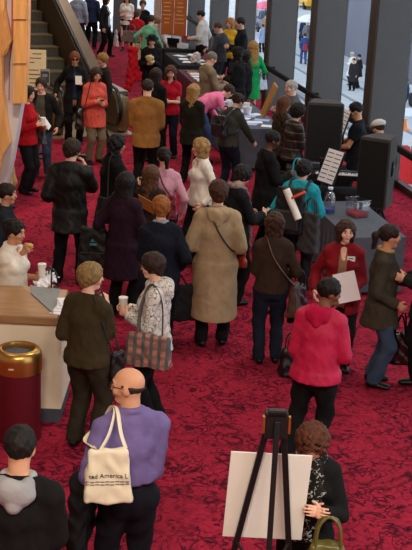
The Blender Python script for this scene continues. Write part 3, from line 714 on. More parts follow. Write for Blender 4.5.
capman = person(378, 120, 1.60, 30, 'person in a pale grey cap behind the right-hand loudspeaker', T('jacket', (60, 60, 66), inf=.02, hem=.8), BT, ('short', (60, 50, 44)), hp=20, sex='m', q=1, extra=[('cap', (206, 204, 200))])
backpack = person(241, 94, 1.66, -40, 'woman with pinned-up brown hair in a dark grey jacket with a small black backpack', T('jacket', (62, 62, 58), inf=.022, hem=.84, collar=1), DJEAN, ('bun', (58, 38, 26)), hy=-14, hp=18, R=(.06, .34, -.36), L=(.02, .2, -.4), bend=14, q=1)
bender = person(233, 86, 1.74, -66, 'person in a pink shirt bent right over the book table', T('shirt', (224, 118, 160), inf=.018), T('jeans', (62, 86, 128)), ('short', (60, 40, 28)), bend=68, R=(.0, .20, -.40), L=(.0, .16, -.44), q=1)
longblonde = person(195, 84, 1.64, -20, 'woman with long golden blonde hair in a dark olive jacket', T('jacket', (34, 32, 24), inf=.026, hem=.7), BT, ('long', (190, 146, 82), .36), hy=-20, R='front', L='front', hp=8, q=1)
blazerman = person(214, 52, 1.76, -62, 'grey-haired man in a taupe blazer reading at the table', T('blazer', (122, 106, 86), inf=.022, hem=.78, collar=1), T('trousers', (66, 60, 56)), ('short', (128, 120, 108)), hy=-12, hp=22, R=(-.02, .30, -.26), L=(-.04, .28, -.26), sex='m', skin='fair', q=1)
capwoman = person(237, 47, 1.74, 74, 'person in a black knitted cap and black coat, facing left', T('coat', (20, 19, 21), inf=.026, hem=.66), T('trousers', (40, 44, 52)), ('bob', (26, 20, 19)), L='front', R='front', q=1, extra=[('cap', (24, 24, 26))])
behindcap = person(245, 50, 1.64, 80, 'dark-haired person glimpsed between the black cap and the green dress', T('jacket', (30, 28, 32), inf=.02), BT, ('bob', (34, 26, 24)), L='front', R='front', q=2)
green = person(253, 41, 1.70, 22, 'woman with long wavy blonde hair in an emerald green dress and brown boots', T('dress', (22, 150, 84), inf=.014, hem=.52, flare=1.0), T('skirt', (22, 150, 84), hem=.56, boots=1), ('wavy', (176, 132, 74), .42), L=(-.02, .2, -.3), R=(.04, .10, -.40), shoes=(84, 50, 34), q=1)
sweaterman = person(240, 17, 1.90, 100, 'dark-haired young man in a black sweater standing by the window columns', T('sweater', (22, 24, 28), inf=.018, hem=.84, collar=1), T('trousers', (40, 40, 46)), ('short', (38, 28, 24)), L='front', R='front', sex='m', q=2)
yellow = person(230, 18, 1.76, 150, 'blonde woman in a mustard yellow cardigan', T('cardigan', (204, 158, 40), inf=.018, hem=.8), T('trousers', (44, 42, 48)), ('bob', (178, 118, 64)), q=2)
greytee = person(217, 22, 1.74, 62, 'man with cropped hair in a dark grey long-sleeved top, head bowed', T('sweater', (64, 66, 74), inf=.018, hem=.8), T('trousers', (52, 56, 66)), ('short', (92, 68, 50)), hp=24, L=(-.02, .28, -.32), R=(.04, .1, -.42), sex='m', q=2)
whiteshirt = person(200, 10, 1.78, 74, 'dark-haired man in a white shirt with black trousers behind the far tables', T('shirt', (206, 200, 196), inf=.02, hem=.86, collar=1), BT, ('short', (36, 28, 26)), hp=16, L=(-.02, .26, -.32), R=(.06, .06, -.46), sex='m', q=1)
# --- centre and far left
redtop = person(171, 66, 1.66, 166, 'woman with long wavy brown hair in a red top, facing the camera', T('top', (176, 24, 44), inf=.012, hem=.82, sl='s', vneck=.05), DJEAN, ('wavy', (84, 50, 32), .28), hy=16, hp=12, L='front', R='front', q=1)
darkback = person(157, 68, 1.66, -24, 'dark-haired person in black beside the tan blazer', T('jacket', (20, 19, 20), inf=.024, hem=.74), BT, ('long', (42, 28, 22), .2), L='front', R='front', q=1)
blazer = person(148, 79, 1.82, -6, 'man in a tan brown blazer, seen from behind', T('blazer', (138, 94, 48), inf=.024, hem=.74, flare=1.06, collar=1, armr=1.1), BT, ('short', (46, 30, 22)), L='front', R='front', sex='m', w=1.1, q=1)
hat = person(152, 35, 1.70, 184, 'person in a round black hat and black coat holding a cream ornament', T('coat', (20, 19, 20), inf=.026, hem=.6), BT, ('long', (30, 22, 20), .12), hp=12, L=(-.10, .22, -.17), R=(-.08, .22, -.22), q=1, extra=[('hat', (18, 17, 18))])
greenback = person(152, 15, 1.68, -26, 'woman in a sea green sweater with one arm out, seen from behind', T('sweater', (108, 176, 142), inf=.016, hem=.84), BT, ('bun', (66, 42, 32)), bend=12, L=(.22, -.04, -.40), R=(.06, .30, -.34), q=2)
redback = person(138, 9, 1.64, -14, 'person with grey-brown hair in a red top beyond the green sweater', T('top', (184, 30, 44), inf=.016, hem=.84), BT, ('shortf', (104, 80, 62)), L='front', R='front', q=2)
whitetop = person(127, -6, 1.66, 176, 'woman in a white top with a necklace, facing the camera at the top', T('top', (222, 214, 204), inf=.014, hem=.8, sl='s', vneck=.08), T('skirt', (40, 36, 40), hem=.5), ('long', (70, 46, 32), .2), L=(-.1, .2, -.28), R='front', q=2)
blacktop = person(143, 0, 1.70, 190, 'brown-haired person in a black top behind the red one', T('top', (26, 24, 28), inf=.018), BT, ('shortf', (90, 66, 52)), q=2)
cardigan = person(107, -4, 1.70, -104, 'woman in a black cardigan over a white top walking to the right', T('cardigan', (24, 22, 24), inf=.02, hem=.78, open=.05), BT, ('bob', (60, 38, 28)), inner=T('top', (190, 190, 196), sl='n', inf=.008), q=2, feet=((-.1, .14), (.1, -.10)))
navyback = person(92, -10, 1.72, -6, 'person in a navy jacket and dark trousers at the top left', T('jacket', (34, 42, 66), inf=.022, hem=.8), BT, ('short', (36, 28, 24)), sex='m', q=2)
greyshirt = person(79, -10, 1.76, -12, 'man in a light grey blue shirt behind the escalator balustrade', T('shirt', (146, 158, 178), inf=.02, hem=.82), T('trousers', (34, 34, 42)), ('short', (40, 30, 26)), sex='m', q=2)
behindrail = person(102, 53, 1.66, 110, 'blonde-haired person in dark clothes just behind the end of the escalator handrail', T('jacket', (36, 30, 26), inf=.02), BT, ('shortf', (158, 112, 58)), hy=10, q=1)
sunglass = person(75, 52, 1.72, 190, 'woman in sunglasses and a long black coat over a blue top', T('coat', (20, 19, 21), inf=.022, hem=.60, open=.03, collar=1), BT, ('shortf', (122, 64, 34)), inner=T('top', (30, 44, 74), sl='n', inf=.008), L=(-.04, .26, -.18), R=(.2, .08, -.40), q=1, extra=[('sunglasses',)], skin='tan')
orange = person(97, 68, 1.68, -148, 'woman with a dark bob in an orange-red coat looking down at a phone', T('coat', (200, 84, 72), inf=.024, hem=.68, flare=1.06, collar=1), T('trousers', (112, 96, 78)), ('bob', (54, 30, 22)), hy=-6, hp=16, R=(-.06, .25, -.20), L=(-.10, .26, -.24), q=1, skin='tan', extra=[('buttons', (120, 44, 36))])
greyman = person(41, 78, 1.64, 178, 'dark-haired young man in an open black jacket over a grey sweater and jeans', T('jacket', (24, 23, 24), inf=.022, hem=.8, open=.08), T('jeans', (46, 58, 76)), ('shortf', (52, 30, 22)), inner=T('sweater', (74, 72, 62), sl='n', inf=.010), hy=-4, sex='m', L=(.1, .06, -.46), R='front', q=1, skin='fair')
redjacket = person(29, 86, 1.68, -112, 'dark-haired woman in a red jacket holding a paper cup', T('jacket', (176, 24, 34), inf=.022, hem=.80), T('trousers', (24, 22, 26)), ('long', (34, 22, 20), .16), R=(-.04, .26, -.20), L=(-.04, .26, -.26), q=1)
beige = person(6, 104, 1.58, -100, 'person in beige trousers almost hidden behind the pale pillar', T('sweater', (110, 96, 80), inf=.018), T('trousers', (176, 146, 104)), ('short', (70, 50, 36)), q=1)
leaner = person(159, 17, 1.58, -58, 'light-haired person in a pinkish beige sweater reaching across the far table', T('sweater', (150, 116, 104), inf=.018, hem=.84), BT, ('shortf', (150, 108, 70)), bend=24, R=(.02, .36, -.28), L=(.02, .38, -.30), q=2)
# ---------------------------------------------------------------- the street outside
BT_ = mat('coat_dark', (30, 30, 36), .8)
g = at(356, 82, SZ); building('across', Vector((g.x + 6.6, g.y + 6, SZ)), (15, 10, 24), (112, 114, 128), [(-6.35, 1.6, .9, 2.6), (-2, 1.6, 1.2, 2.6), (2, 1.6, 1.2, 2.6), (-2, 6, 1.2, 2), (2, 6, 1.2, 2), (-2, 11, 1.2, 2)], 'grey building across the street seen between the columns', -1)
building('corner', WP(62, 40, SZ), (46, 14, 26), (150, 150, 156), [(x, z, 2.2, 2.4) for x in range(-20, 22, 5) for z in (2.5, 7, 12, 17)], 'pale grey building further up the street', 1)
def car(name, loc, rz, col, label):
    r = empty(name, loc, rz, label, 'car', 'cars on the street outside'); m = mat('car_paint_' + name, col, .35, spec=.5); dk = mat('car_glass', (30, 36, 46), .15)
    B().box((0, 0, .62), (4.5, 1.8, .62), bev=.15).make('body', m, r, True)
    B().box((-.1, 0, 1.18), (2.5, 1.6, .58), bev=.14, taper=(.8, .9)).make('cabin', m, r, True)
    B().box((-.1, 0, 1.2), (2.2, 1.64, .38), bev=.05, taper=(.86, .9)).make('window', dk, r)
    for x in (-1.4, 1.4):
        for y in (-.8, .8): B().cyl((x, y - .11, .33), (x, y + .11, .33), .33, seg=18).make('wheel', mat('tyre', (22, 22, 24), .8), r)
    for y in (-.6, .6): B().box((2.24, y, .7), (.06, .34, .16)).make('headlamp', mat('lamp_lens', (230, 230, 225), .2), r)
g = at(309, 8, SZ); car('taxi', (g.x, g.y, SZ), wa, (226, 172, 40), 'yellow taxi at the top of the gap beside the middle column')
g = at(265, 30, SZ); car('car', (g.x, g.y, SZ), wa, (58, 70, 104), 'dark blue car in the narrow gap right of the green dress')
g = at(411, 118, SZ); car('car', (g.x + 1.6, g.y + 2, SZ), wa, (186, 192, 204), 'pale grey car beyond the rail at the right edge')
def walker(px, py, h, yaw, label, top, bot, hair, **k):
    J = person(px, py, h, yaw, label, top, bot, hair, q=2, z0=SZ, **k); J.root['group'] = 'people on the street outside'; return J
walker(305, 33, 1.74, 10, 'person in a blue jacket and jeans with a red bag walking away outside', T('jacket', (48, 84, 140), inf=.03), T('jeans', (56, 84, 136)), ('short', (60, 44, 36)), feet=((-.1, .12), (.1, -.1)))
walker(352, 52, 1.70, 100, 'person in a white hooded coat on the pavement across the street', T('coat', (226, 226, 228), inf=.05, hem=.5, hood=1), BT, ('shortf', (210, 208, 204)), L='front', R='front')
walker(359, 54, 1.72, 60, 'person in black beside the white hooded coat outside', T('coat', (26, 26, 32), inf=.03, hem=.6), BT, ('short', (26, 22, 22)))
walker(354, 58, 1.62, 150, 'person in a dark skirt and cream scarf in front of the white hooded coat outside', T('coat', (40, 38, 44), inf=.03, hem=.5), BT, ('short', (40, 30, 28)), extra=[('scarf', (214, 190, 140))])
walker(369, 75, 1.60, 90, 'person in a pinkish red jacket outside by the dark column edge', T('jacket', (206, 60, 80), inf=.03), BT, ('short', (60, 44, 36)))
walker(303, 18, 1.70, 30, 'person in a red scarf and dark coat further up the street', T('coat', (56, 62, 96), inf=.03, hem=.6), BT, ('short', (60, 44, 36)), extra=[('scarf', (190, 60, 50))])
walker(308, 21, 1.70, 200, 'person in a grey coat further up the street', T('coat', (130, 134, 142), inf=.03, hem=.6), BT, ('short', (90, 60, 40)))
walker(406, 78, 1.74, 90, 'person in a dark blue jacket outside at the right edge', T('jacket', (40, 52, 78), inf=.03), T('trousers', (50, 56, 74)), ('short', (40, 30, 28)))
walker(266, 14, 1.70, 200, 'person in a beige coat outside beside the first dark column edge', T('coat', (168, 140, 116), inf=.03, hem=.6), BT, ('short', (60, 44, 36)))
walker(263, 24, 1.70, 20, 'person in a pale blue coat in the narrow gap outside', T('coat', (150, 168, 200), inf=.03, hem=.6), BT, ('short', (60, 44, 36)))
# patio umbrella and stall seen through the gaps
def umbrella(px, py, h, col, label):
    g = at(px, py, SZ + h); r = empty('street_umbrella', (g.x, g.y, SZ), 0, label, 'umbrella')
    B().lathe([(.001, h), (.5, h - .12), (1.0, h - .42), (.98, h - .46), (.5, h - .18), (.001, h - .05)], seg=10).make('canopy', mat('canopy_' + label[:4], col, .8), r)
    B().cyl((0, 0, 0), (0, 0, h), .03).make('pole', mat('pole', (90, 90, 96), .5), r); B().cyl((0, 0, 0), (0, 0, .1), .3).make('base', mat('pole', (90, 90, 96), .5), r)
umbrella(311, 14, 2.3, (226, 228, 232), 'white umbrella on the street above the blue jacket')
umbrella(266, 1, 2.4, (232, 110, 140), 'pink umbrella at the top of the narrow gap')
g = at(397, 190, SZ); 
r = empty('street_stall', (g.x + .3, g.y + 1.4, SZ), wa - R_(90), 'red and yellow market stall with white cloths outside at the right', 'stall')
B().box((0, 0, .5), (2.6, 1.0, 1.0), bev=.02).make('counter', mat('stall_red', (206, 34, 40), .6), r)
B().box((-.6, -.52, .55), (.5, .04, .8)).make('panel', mat('stall_white', (228, 226, 224), .7), r); B().box((.5, -.52, .6), (.5, .04, .7)).make('panel', mat('stall_yellow', (228, 178, 52), .7), r)
B().box((0, .1, 2.35), (3.0, 1.6, .10), rz=0).make('awning', mat('stall_awning', (196, 206, 220), .7), r)
for x in (-1.35, 1.35):
    for y in (-.5, .7): B().cyl((x, y, 0), (x, y, 2.3), .03, seg=8).make('post', mat('pole', (90, 90, 96), .5), r)
for i, c in enumerate(((222, 190, 70), (230, 226, 220), (204, 60, 60), (90, 130, 170))): tag(recenter(B().box((r.location.x - .8 + i * .42, r.location.y - .1, SZ + 1.13), (.3, .3, .25), rz=wa).make('crate', mat('crate_%d' % i, c, .7))), ('yellow', 'white', 'red', 'blue')[i] + ' box on the red stall outside', 'box', 'boxes on the stall')
g = at(404, 130, SZ); tag(recenter(B().lathe([(.001, 0), (.24, 0), (.24, .04), (.13, .05), (.03, .75), (.001, .76)], (g.x, g.y, SZ), 14).make('traffic_cone', mat('cone_orange', (232, 128, 48), .6))), 'orange traffic cone on the street at the right edge', 'cone')
# ---------------------------------------------------------------- furniture and fittings
wood = mat('honey_wood', (214, 158, 98), .45, var=.16, vscale=3, stretch=(6, 6, .6), bump=.1, bscale=30)
wood2 = mat('counter_wood', (156, 120, 84), .4, var=.16, vscale=4, stretch=(.7, 6, 6)); cream = mat('cream_laminate', (240, 226, 200), .7, var=.03)
black = mat('black_plastic', (20, 20, 21), .45, var=.05); dmetal = mat('dark_metal', (34, 33, 34), .4, metal=.3); paper = mat('paper', (236, 236, 240), .6, var=.02)
brass = mat('brass', (196, 152, 82), .32, metal=.95, var=.08); inkm = mat('ink', (60, 58, 62), .7); tablecl = mat('black_tablecloth', (34, 34, 38), .9, bump=.2, bscale=20)
# pale pillar with honey wood facing at the left
px0 = 16.6
def pil(pts, dy0, dy1, m, nm, par=None):
    P_ = [at(x, y, 0) for x, y in pts]; out_ = []
    for (x, y) in pts:      # points of the outline, taken at the pillar's own distance
        a = at(x, y, 0); o_ = Vector((0, 0, CAM_H)); d = a - o_; k = px0 / d.y; out_.append(o_ + d * k)
    out_ = [Vector((p.x, dy0, p.z)) for p in out_]
    return B().prism(out_, (0, dy1 - dy0, 0)).make(nm, m, par)
def pilz(x, y):
    a = at(x, y + 2000 if False else y, -20.); o_ = Vector((0, 0, CAM_H)); d = a - o_; k = px0 / d.y; return o_ + d * k
def pils(pts, y0, th, m, nm, par=None):
    q = [pilz(x, y) for x, y in pts]; return B().prism([(p.x, y0, p.z) for p in q], (0, th, 0)).make(nm, m, par)
pr = empty('pillar', (pilz(0, 150).x, px0, 0), 0, None, None, None, 'structure'); 
def pp(pts, y0, th, m, nm):
    o = pils(pts, y0, th, m, nm); o.data.transform(Matrix.Translation(-pr.location)); o.parent = pr; return o
lav = mat('pillar_plaster', (196, 190, 196), .8, var=.05, vscale=5)
pp([(-60, -30), (25, -30), (24, 60), (22, 100), (16, 138), (11, 165), (3, 196), (-5, 228), (-60, 232)], px0, .35, lav, 'pale_core')
def facet(x0, x1, y0, y1, dep, nm):      # stacked wooden panels, each a shallow wedge
    return pp([(x0, y0), (x1, y0), (x1 - .6, y1), (x0 - .4, y1)], px0 - dep, dep, wood, nm)
facet(15.5, 29, -30, 18, .16, 'wood_panel'); facet(15.2, 28.6, 18.6, 62, .14, 'wood_panel'); facet(14.6, 28, 62.6, 102, .12, 'wood_panel')
pp([(29, -30), (31.5, -30), (30, 60), (26, 101), (24, 102), (28, 62), (28.6, 18)], px0 - .04, .04, mat('pillar_edge', (206, 160, 128), .6), 'panel_edge')
pp([(-60, -30), (7, -30), (7, 8), (13, 40), (9, 52), (5, 56), (5, 90), (12, 141), (5, 152), (0, 176), (-60, 180)], px0 - .22, .22, wood, 'wood_cladding')
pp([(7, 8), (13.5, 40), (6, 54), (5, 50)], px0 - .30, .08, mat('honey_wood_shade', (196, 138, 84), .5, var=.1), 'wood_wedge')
pp([(11.6, -30), (13.6, -30), (13.2, 42), (10.5, 60), (9.5, 100), (8.6, 100), (9.4, 60), (11.4, 40)], px0 - .015, .015, mat('pillar_red_trim', (176, 96, 110), .7), 'red_trim')
# counter with sloping wooden top
cx0, cx1, cy0, cy1 = -3.1, -1.27, 10.06, 10.78
r = empty('counter', ((cx0 + cx1) / 2, cy0, 0), 0, 'cream counter with a wooden edged top behind the brass-topped bin', 'counter')
def loc(o, r): o.data.transform(Matrix.Translation(-r.location)); return o
def part(q, nm, m, r, sm=False):
    o = q.make(nm, m, r, sm); o.data.transform(Matrix.Translation(-Vector(r.location))); return o
part(B().box(((cx0 + cx1) / 2, (cy0 + cy1) / 2, .55), (cx1 - cx0, cy1 - cy0, .82)), 'body', cream, r)
part(B().box(((cx0 + cx1) / 2, (cy0 + cy1) / 2, .07), (cx1 - cx0 - .02, cy1 - cy0 - .02, .14)), 'kick_board', mat('slate_blue', (74, 80, 92), .7), r)
part(B().box(((cx0 + cx1) / 2 - .02, (cy0 + cy1) / 2, 1.0), (cx1 - cx0 - .02, cy1 - cy0 + .06, .09), bev=.015), 'edge_moulding', wood2, r)
ax, ay, az = at(14, 298, 1.16)
f0, f1 = (cx0, cy0, 1.045), (cx1 - .06, cy0, 1.045); k1 = (cx1 - .08, cy1, 1.045); k0 = (cx0, cy1, 1.045); ap = (ax, cy1 - .18, 1.13); a2 = (cx0, cy1 - .10, 1.06)
q = B(); vs = [q.bm.verts.new(v) for v in (f0, f1, k1, k0, ap, a2)]
for f in ((0, 1, 4), (0, 4, 5), (2, 3, 4), (3, 5, 4), (0, 5, 3), (3, 2, 1, 0)): q.bm.faces.new([vs[i] for i in f])
q.bm.faces.new([vs[1], vs[2], vs[4]])
part(q, 'sloping_top', wood2, r)
n = (Vector(k1) - Vector(f1)).cross(Vector(ap) - Vector(f1)).normalized(); n = n if n.z > 0 else -n
i0 = [Vector(f1).lerp(Vector(ap), .06), Vector(k1).lerp(Vector(ap), .06), Vector(ap).lerp(Vector(k1), .22), Vector(ap).lerp(Vector(f1), .28)]
part(B().prism([p + n * .002 for p in i0], n * .008), 'slate_inlay', mat('slate', (104, 106, 104), .35), r)
for i in range(4): tag(recenter(B().box((cx1 - .035 + i * .008, cy0 + .12 + i * .05, 1.05 + i * .012), (.10, .20, .012), rz=.2 * i - .3).make('leaflet', paper)), None, 'leaflet', 'leaflets on the counter end')
for i, o in enumerate([o for o in COL.objects if o.name.startswith('leaflet')]): o['label'] = 'white leaflet on the right end of the cream counter'
# bin
tx, ty = -1.60, 9.72
r = empty('litter_bin', (tx, ty, 0), 0, 'round maroon litter bin with a polished brass top, left of the olive sweater', 'bin')
B().lathe([(.001, 0), (.19, 0), (.195, .02), (.195, .66), (.001, .66)], seg=48).make('body', mat('maroon_enamel', (92, 18, 30), .45, var=.05), r, True)
B().lathe([(.196, .655), (.207, .66), (.208, .78), (.204, .82), (.188, .85), (.160, .862), (.142, .858), (.136, .84), (.136, .80), (.001, .80)], seg=48).make('brass_top', brass, r, True)
B().lathe([(.001, .812), (.05, .815), (.10, .808), (.1355, .81)], seg=32).make('grey_sand', mat('ash_sand', (96, 98, 104), .95, bump=1, bscale=120, var=.5, vscale=70), r, True)
B().box((-.03, -.2085, .735), (.045, .004, .014)).make('push_plate', mat('plate', (214, 196, 150), .4), r)
# easel seen from behind
g = at(277, 416, 1.80); ex, ey = g.x, g.y
r = empty('easel', (ex, ey, 0), R_(3), 'black folding easel with brass-coloured clamps, seen from behind', 'easel')
top = Vector((0, 0, 1.8))
B().box((0, .02, 1.74), (.135, .075, .17), bev=.012).make('head', dmetal, r); B().box((0, -.01, 1.83), (.11, .05, .03), bev=.008).make('cap', black, r)
for sg in (-1, 1): B().bar((sg * .075, .0, 1.69), (sg * .075, -.0, 1.80), .016, .03, bev=.004).make('brass_clamp', brass, r)
for sg in (-1, 1): B().bar((sg * .045, .03, 1.74), (sg * .34 - .11 * (sg > 0), .16, .02), .036, .028, up=(0, 1, 0), bev=.004).make('leg', black, r)
B().bar((0, -.03, 1.78), (-.03, -.30, .02), .032, .028, up=(0, 1, 0), bev=.004).make('leg', black, r)
lg = lambda sg, t: Vector((sg * .045, .03, 1.74)).lerp(Vector((sg * .34 - .11 * (sg > 0), .16, .02)), t)
for sg in (-1, 1): B().bar(Vector((-.022, -.20, .78)), lg(sg, .48), .018, .010, bev=.002).make('brace', black, r)
for sg in (-1, 1): B().bar(lg(sg, .515), lg(sg, .515) + Vector((0, .07, .02)), .02).make('peg', black, r)
# board on the easel's far side
A_ = lambda t: .03 + .13 * t
bw, bh = .49, .60; zc = 1.08; t = (1.60 - zc) / 1.58
ang = math.atan2(.13, 1.58)
o = B().box((0, 0, 0), (bw, .012, bh), bev=.002).make('foam_board', mat('white_board', (226, 224, 214), .6, var=.02)); o.location = (ex - .022, ey + A_(t) + .030, zc + .14); o.rotation_euler = (ang, R_(2.0), R_(3)); tag(o, 'blank white board resting on the black easel', 'board')
# ---- tables by the windows, all parallel to the window wall
def table(name, c, L, W, H, label, m, rz=None, cloth_drop=.70):
    r = empty(name, (c.x, c.y, 0), wa if rz is None else rz, label, 'table')
    B().box((0, 0, H - .015), (L, W, .03), bev=.006).make('table_top', mat('table_wood', (70, 56, 48), .5), r)
    q = B(); q.box((0, 0, H + .003), (L + .03, W + .03, .012), bev=.005)
    for sx, sy, l, d in ((0, 1, L, .012), (0, -1, L, .012), (1, 0, .012, W), (-1, 0, .012, W)): q.box((sx * (L / 2 + .009), sy * (W / 2 + .009), H - cloth_drop / 2), (l if sx == 0 else .012, d if sy == 0 else .012, cloth_drop))
    n = int(L / .16)
    for i in range(n):       # soft folds in the skirt
        for sy in (-1, 1): q.cyl((-L / 2 + (i + .5) * L / n, sy * (W / 2 + .010), H - .04), (-L / 2 + (i + .5) * L / n, sy * (W / 2 + .022), H - cloth_drop), .012, .034, seg=8)
    q.make('tablecloth', m, r, True)
    for sx in (-1, 1):
        for sy in (-1, 1): B().cyl((sx * (L / 2 - .1), sy * (W / 2 - .1), 0), (sx * (L / 2 - .1), sy * (W / 2 - .1), H - .03), .02, seg=8).make('leg', dmetal, r)
    return r
def tp(r, u, v, z=.76): M = Matrix.Rotation(r.rotation_euler.z, 3, 'Z'); return Vector(r.location) + M @ Vector((u, v, z))
slate = mat('slate_tablecloth', (82, 87, 97), .9, bump=.15, bscale=20); maroon = mat('maroon_tablecloth', (92, 40, 58), .9, bump=.15, bscale=20)
t_front = table('cloth_table', Vector((1.90, 15.05, 0)), 1.75, .72, .75, 'table under a slate grey cloth holding a clear plastic box', slate)
t_books = table('book_table', Vector((-.14, 26.3, 0)), 3.2, .80, .76, 'long book table with a maroon side and dark cloth front', maroon)
t_cups = table('cup_table', Vector((.60, 22.2, 0)), 2.6, .80, .76, 'table with white tubs and blue papers beside the pink shirt', slate)
t_papers = table('paper_table', Vector((-.66, 29.7, 0)), 2.2, .85, .76, 'black-clothed table with white papers in front of the white shirt', tablecl)
t_far = table('far_table', Vector((-1.15, 32.6, 0)), 2.2, .85, .76, 'farthest black table crowded with boxes and a laptop', tablecl)
# clear box with red contents, bottle
def tagd(o, l, c, g=None): return tag(recenter(o), l, c, g)
CL = NT('clear_plastic'); tr = CL.n('ShaderNodeBsdfTransparent'); tr.inputs[0].default_value = (.86, .90, .95, 1); gl = CL.n('ShaderNodeBsdfGlossy'); gl.inputs['Roughness'].default_value = .08
ms = CL.n('ShaderNodeMixShader'); ms.inputs[0].default_value = .22; CL.l(tr.outputs[0], ms.inputs[1]); CL.l(gl.outputs[0], ms.inputs[2]); CL.l(ms.outputs[0], CL.out.inputs['Surface']); CLEAR = CL.m
c = at(357, 213, .80)
r = empty('clear_box', (c.x, c.y, .762), wa + .3, 'clear plastic box with a red layer inside on the slate grey table', 'box')
q = B(); q.box((0, 0, .11), (.26, .22, .22), bev=.02); q.make('shell', CLEAR, r, True)
B().box((0, 0, .03), (.22, .18, .05), bev=.01).make('red_contents', mat('red_sweets', (190, 34, 50), .6), r); B().box((0, 0, .226), (.27, .23, .012), bev=.004).make('lid', CLEAR, r)
c = at(329, 210, .80)
r = empty('water_jug', (c.x, c.y, .762), 0, 'clear water jug with a blue base beside the teal jacket', 'jug')
B().lathe([(.001, 0), (.075, 0), (.08, .02), (.08, .20), (.06, .26), (.03, .29), (.03, .32), (.001, .32)], seg=20).make('body', CLEAR, r, True); B().lathe([(.001, .005), (.07, .005), (.07, .06), (.001, .06)], seg=20).make('blue_base', mat('blue_water', (44, 70, 150), .3), r, True); B().cyl((0, 0, .32), (0, 0, .345), .034).make('cap', mat('cap_blue', (210, 220, 240), .4), r)
# white tubs and papers
for i, (u, v) in enumerate(((.55, -.12), (.38, .10), (.12, -.06), (.85, .12), (.66, .22), (1.05, -.1))):
    p = tp(t_cups, u, v, .772); r = empty('white_tub', p, 0, ['white tub nearest the grey backpack jacket', 'white tub second along the cup table', 'white tub beside the blue papers', 'white tub near the far end of the cup table', 'white tub at the back of the cup table', 'white tub at the far end of the cup table'][i], 'tub', 'white tubs on the cup table')
    B().lathe([(.001, 0), (.065, 0), (.085, .13), (.088, .135), (.078, .135), (.06, .02), (.001, .02)], seg=20).make('tub', mat('white_tub', (226, 228, 232), .5), r, True); B().lathe([(.001, .10), (.075, .10)], seg=20).make('filling', mat('tub_filling', (196, 190, 184), .9), r)
for i in range(9):
    p = tp(t_cups, -1.05 + .19 * i, (-.2, .12, -.02)[i % 3], .768 + .003 * (i % 2)); tagd(B().box(tuple(p), (.21, .28, .004), rz=wa + random.uniform(-.6, .6)).make('leaflet', mat('blue_paper', (150, 170, 215) if i % 2 else (214, 220, 232), .6)), 'pale blue leaflet on the cup table' if i % 2 else 'white leaflet on the cup table', 'leaflet', 'leaflets on the cup table')
bc = [(206, 208, 214), (150, 60, 60), (70, 90, 130), (200, 190, 160), (60, 60, 66), (176, 120, 80), (224, 224, 228)]; bn = ['white', 'red', 'blue', 'cream', 'black', 'tan', 'pale']
for i in range(20):
    u, v = -1.4 + .30 * (i // 2), (-.2, .18)[i % 2]; p = tp(t_books, u, v, .776); k = (i * 3 + i // 5) % 7
    th = random.uniform(.015, .04); r = empty('book', p, wa + random.uniform(-.3, .3), bn[k] + '-covered book lying on the long book table', 'book', 'books on the long book table, ' + bn[k])
    B().box((0, 0, th / 2), (.16, .23, th), bev=.002).make('cover', mat('cover_%d' % k, bc[k], .5), r); B().box((.004, 0, th / 2), (.158, .222, th * .7)).make('pages', mat('pages', (226, 218, 200), .8), r)
for i in range(7):
    p = tp(t_papers, -.85 + .27 * i, (-.22, .14)[i % 2], .770 + .004 * (i % 3)); tagd(B().box(tuple(p), (.30, .22, .006), rz=wa + random.uniform(-.7, .7)).make('paper_sheet', paper), 'white paper sheet lying on the black paper table', 'paper', 'papers on the paper table')
p = tp(t_papers, -.75, -.02, .775); soft_o = soft('crumpled_bag', [EC(p + Vector((0, 0, .06)), p + Vector((.02, 0, .2)), .13, .09, .09, .06)], .012, mat('white_plastic_bag', (210, 196, 196), .5), amp=.014, f=38, cuts=[(tuple(p), (0, 0, -1))]); tagd(soft_o, 'crumpled white plastic bag on the paper table by the white shirt', 'bag')
# laptop, boxes on far table
p = tp(t_far, -.55, .05, .768); r = empty('laptop', p, wa + R_(60), 'open black laptop on the farthest table', 'laptop')
B().box((0, 0, .01), (.34, .24, .02), bev=.004).make('keyboard_base', black, r); B().box((0, .15, .13), (.34, .015, .22), rot=Matrix.Rotation(R_(-15), 3, 'X'), bev=.003).make('screen', black, r)
for i, (u, v, w_, h_, cc, nn) in enumerate(((.1, -.1, .26, .18, (196, 202, 214), 'pale grey box'), (.5, .1, .30, .14, (120, 132, 160), 'blue-grey box'), (-.15, .25, .2, .24, (224, 226, 230), 'white upright box'), (-.85, -.1, .22, .12, (230, 230, 232), 'low white box'), (.85, -.15, .26, .1, (170, 174, 184), 'flat silver box'))):
    p = tp(t_far, u, v, .768); r = empty('box', p, wa + .2 * i, nn + ' on the farthest table', 'box', 'boxes on the farthest table'); B().box((0, 0, h_ / 2), (w_, .2, h_), bev=.004).make('carton', mat('carton_%d' % i, cc, .6), r); B().box((0, 0, h_ + .004), (w_ * .9, .19, .008)).make('lid', mat('carton_lid', (150, 152, 160), .6), r)
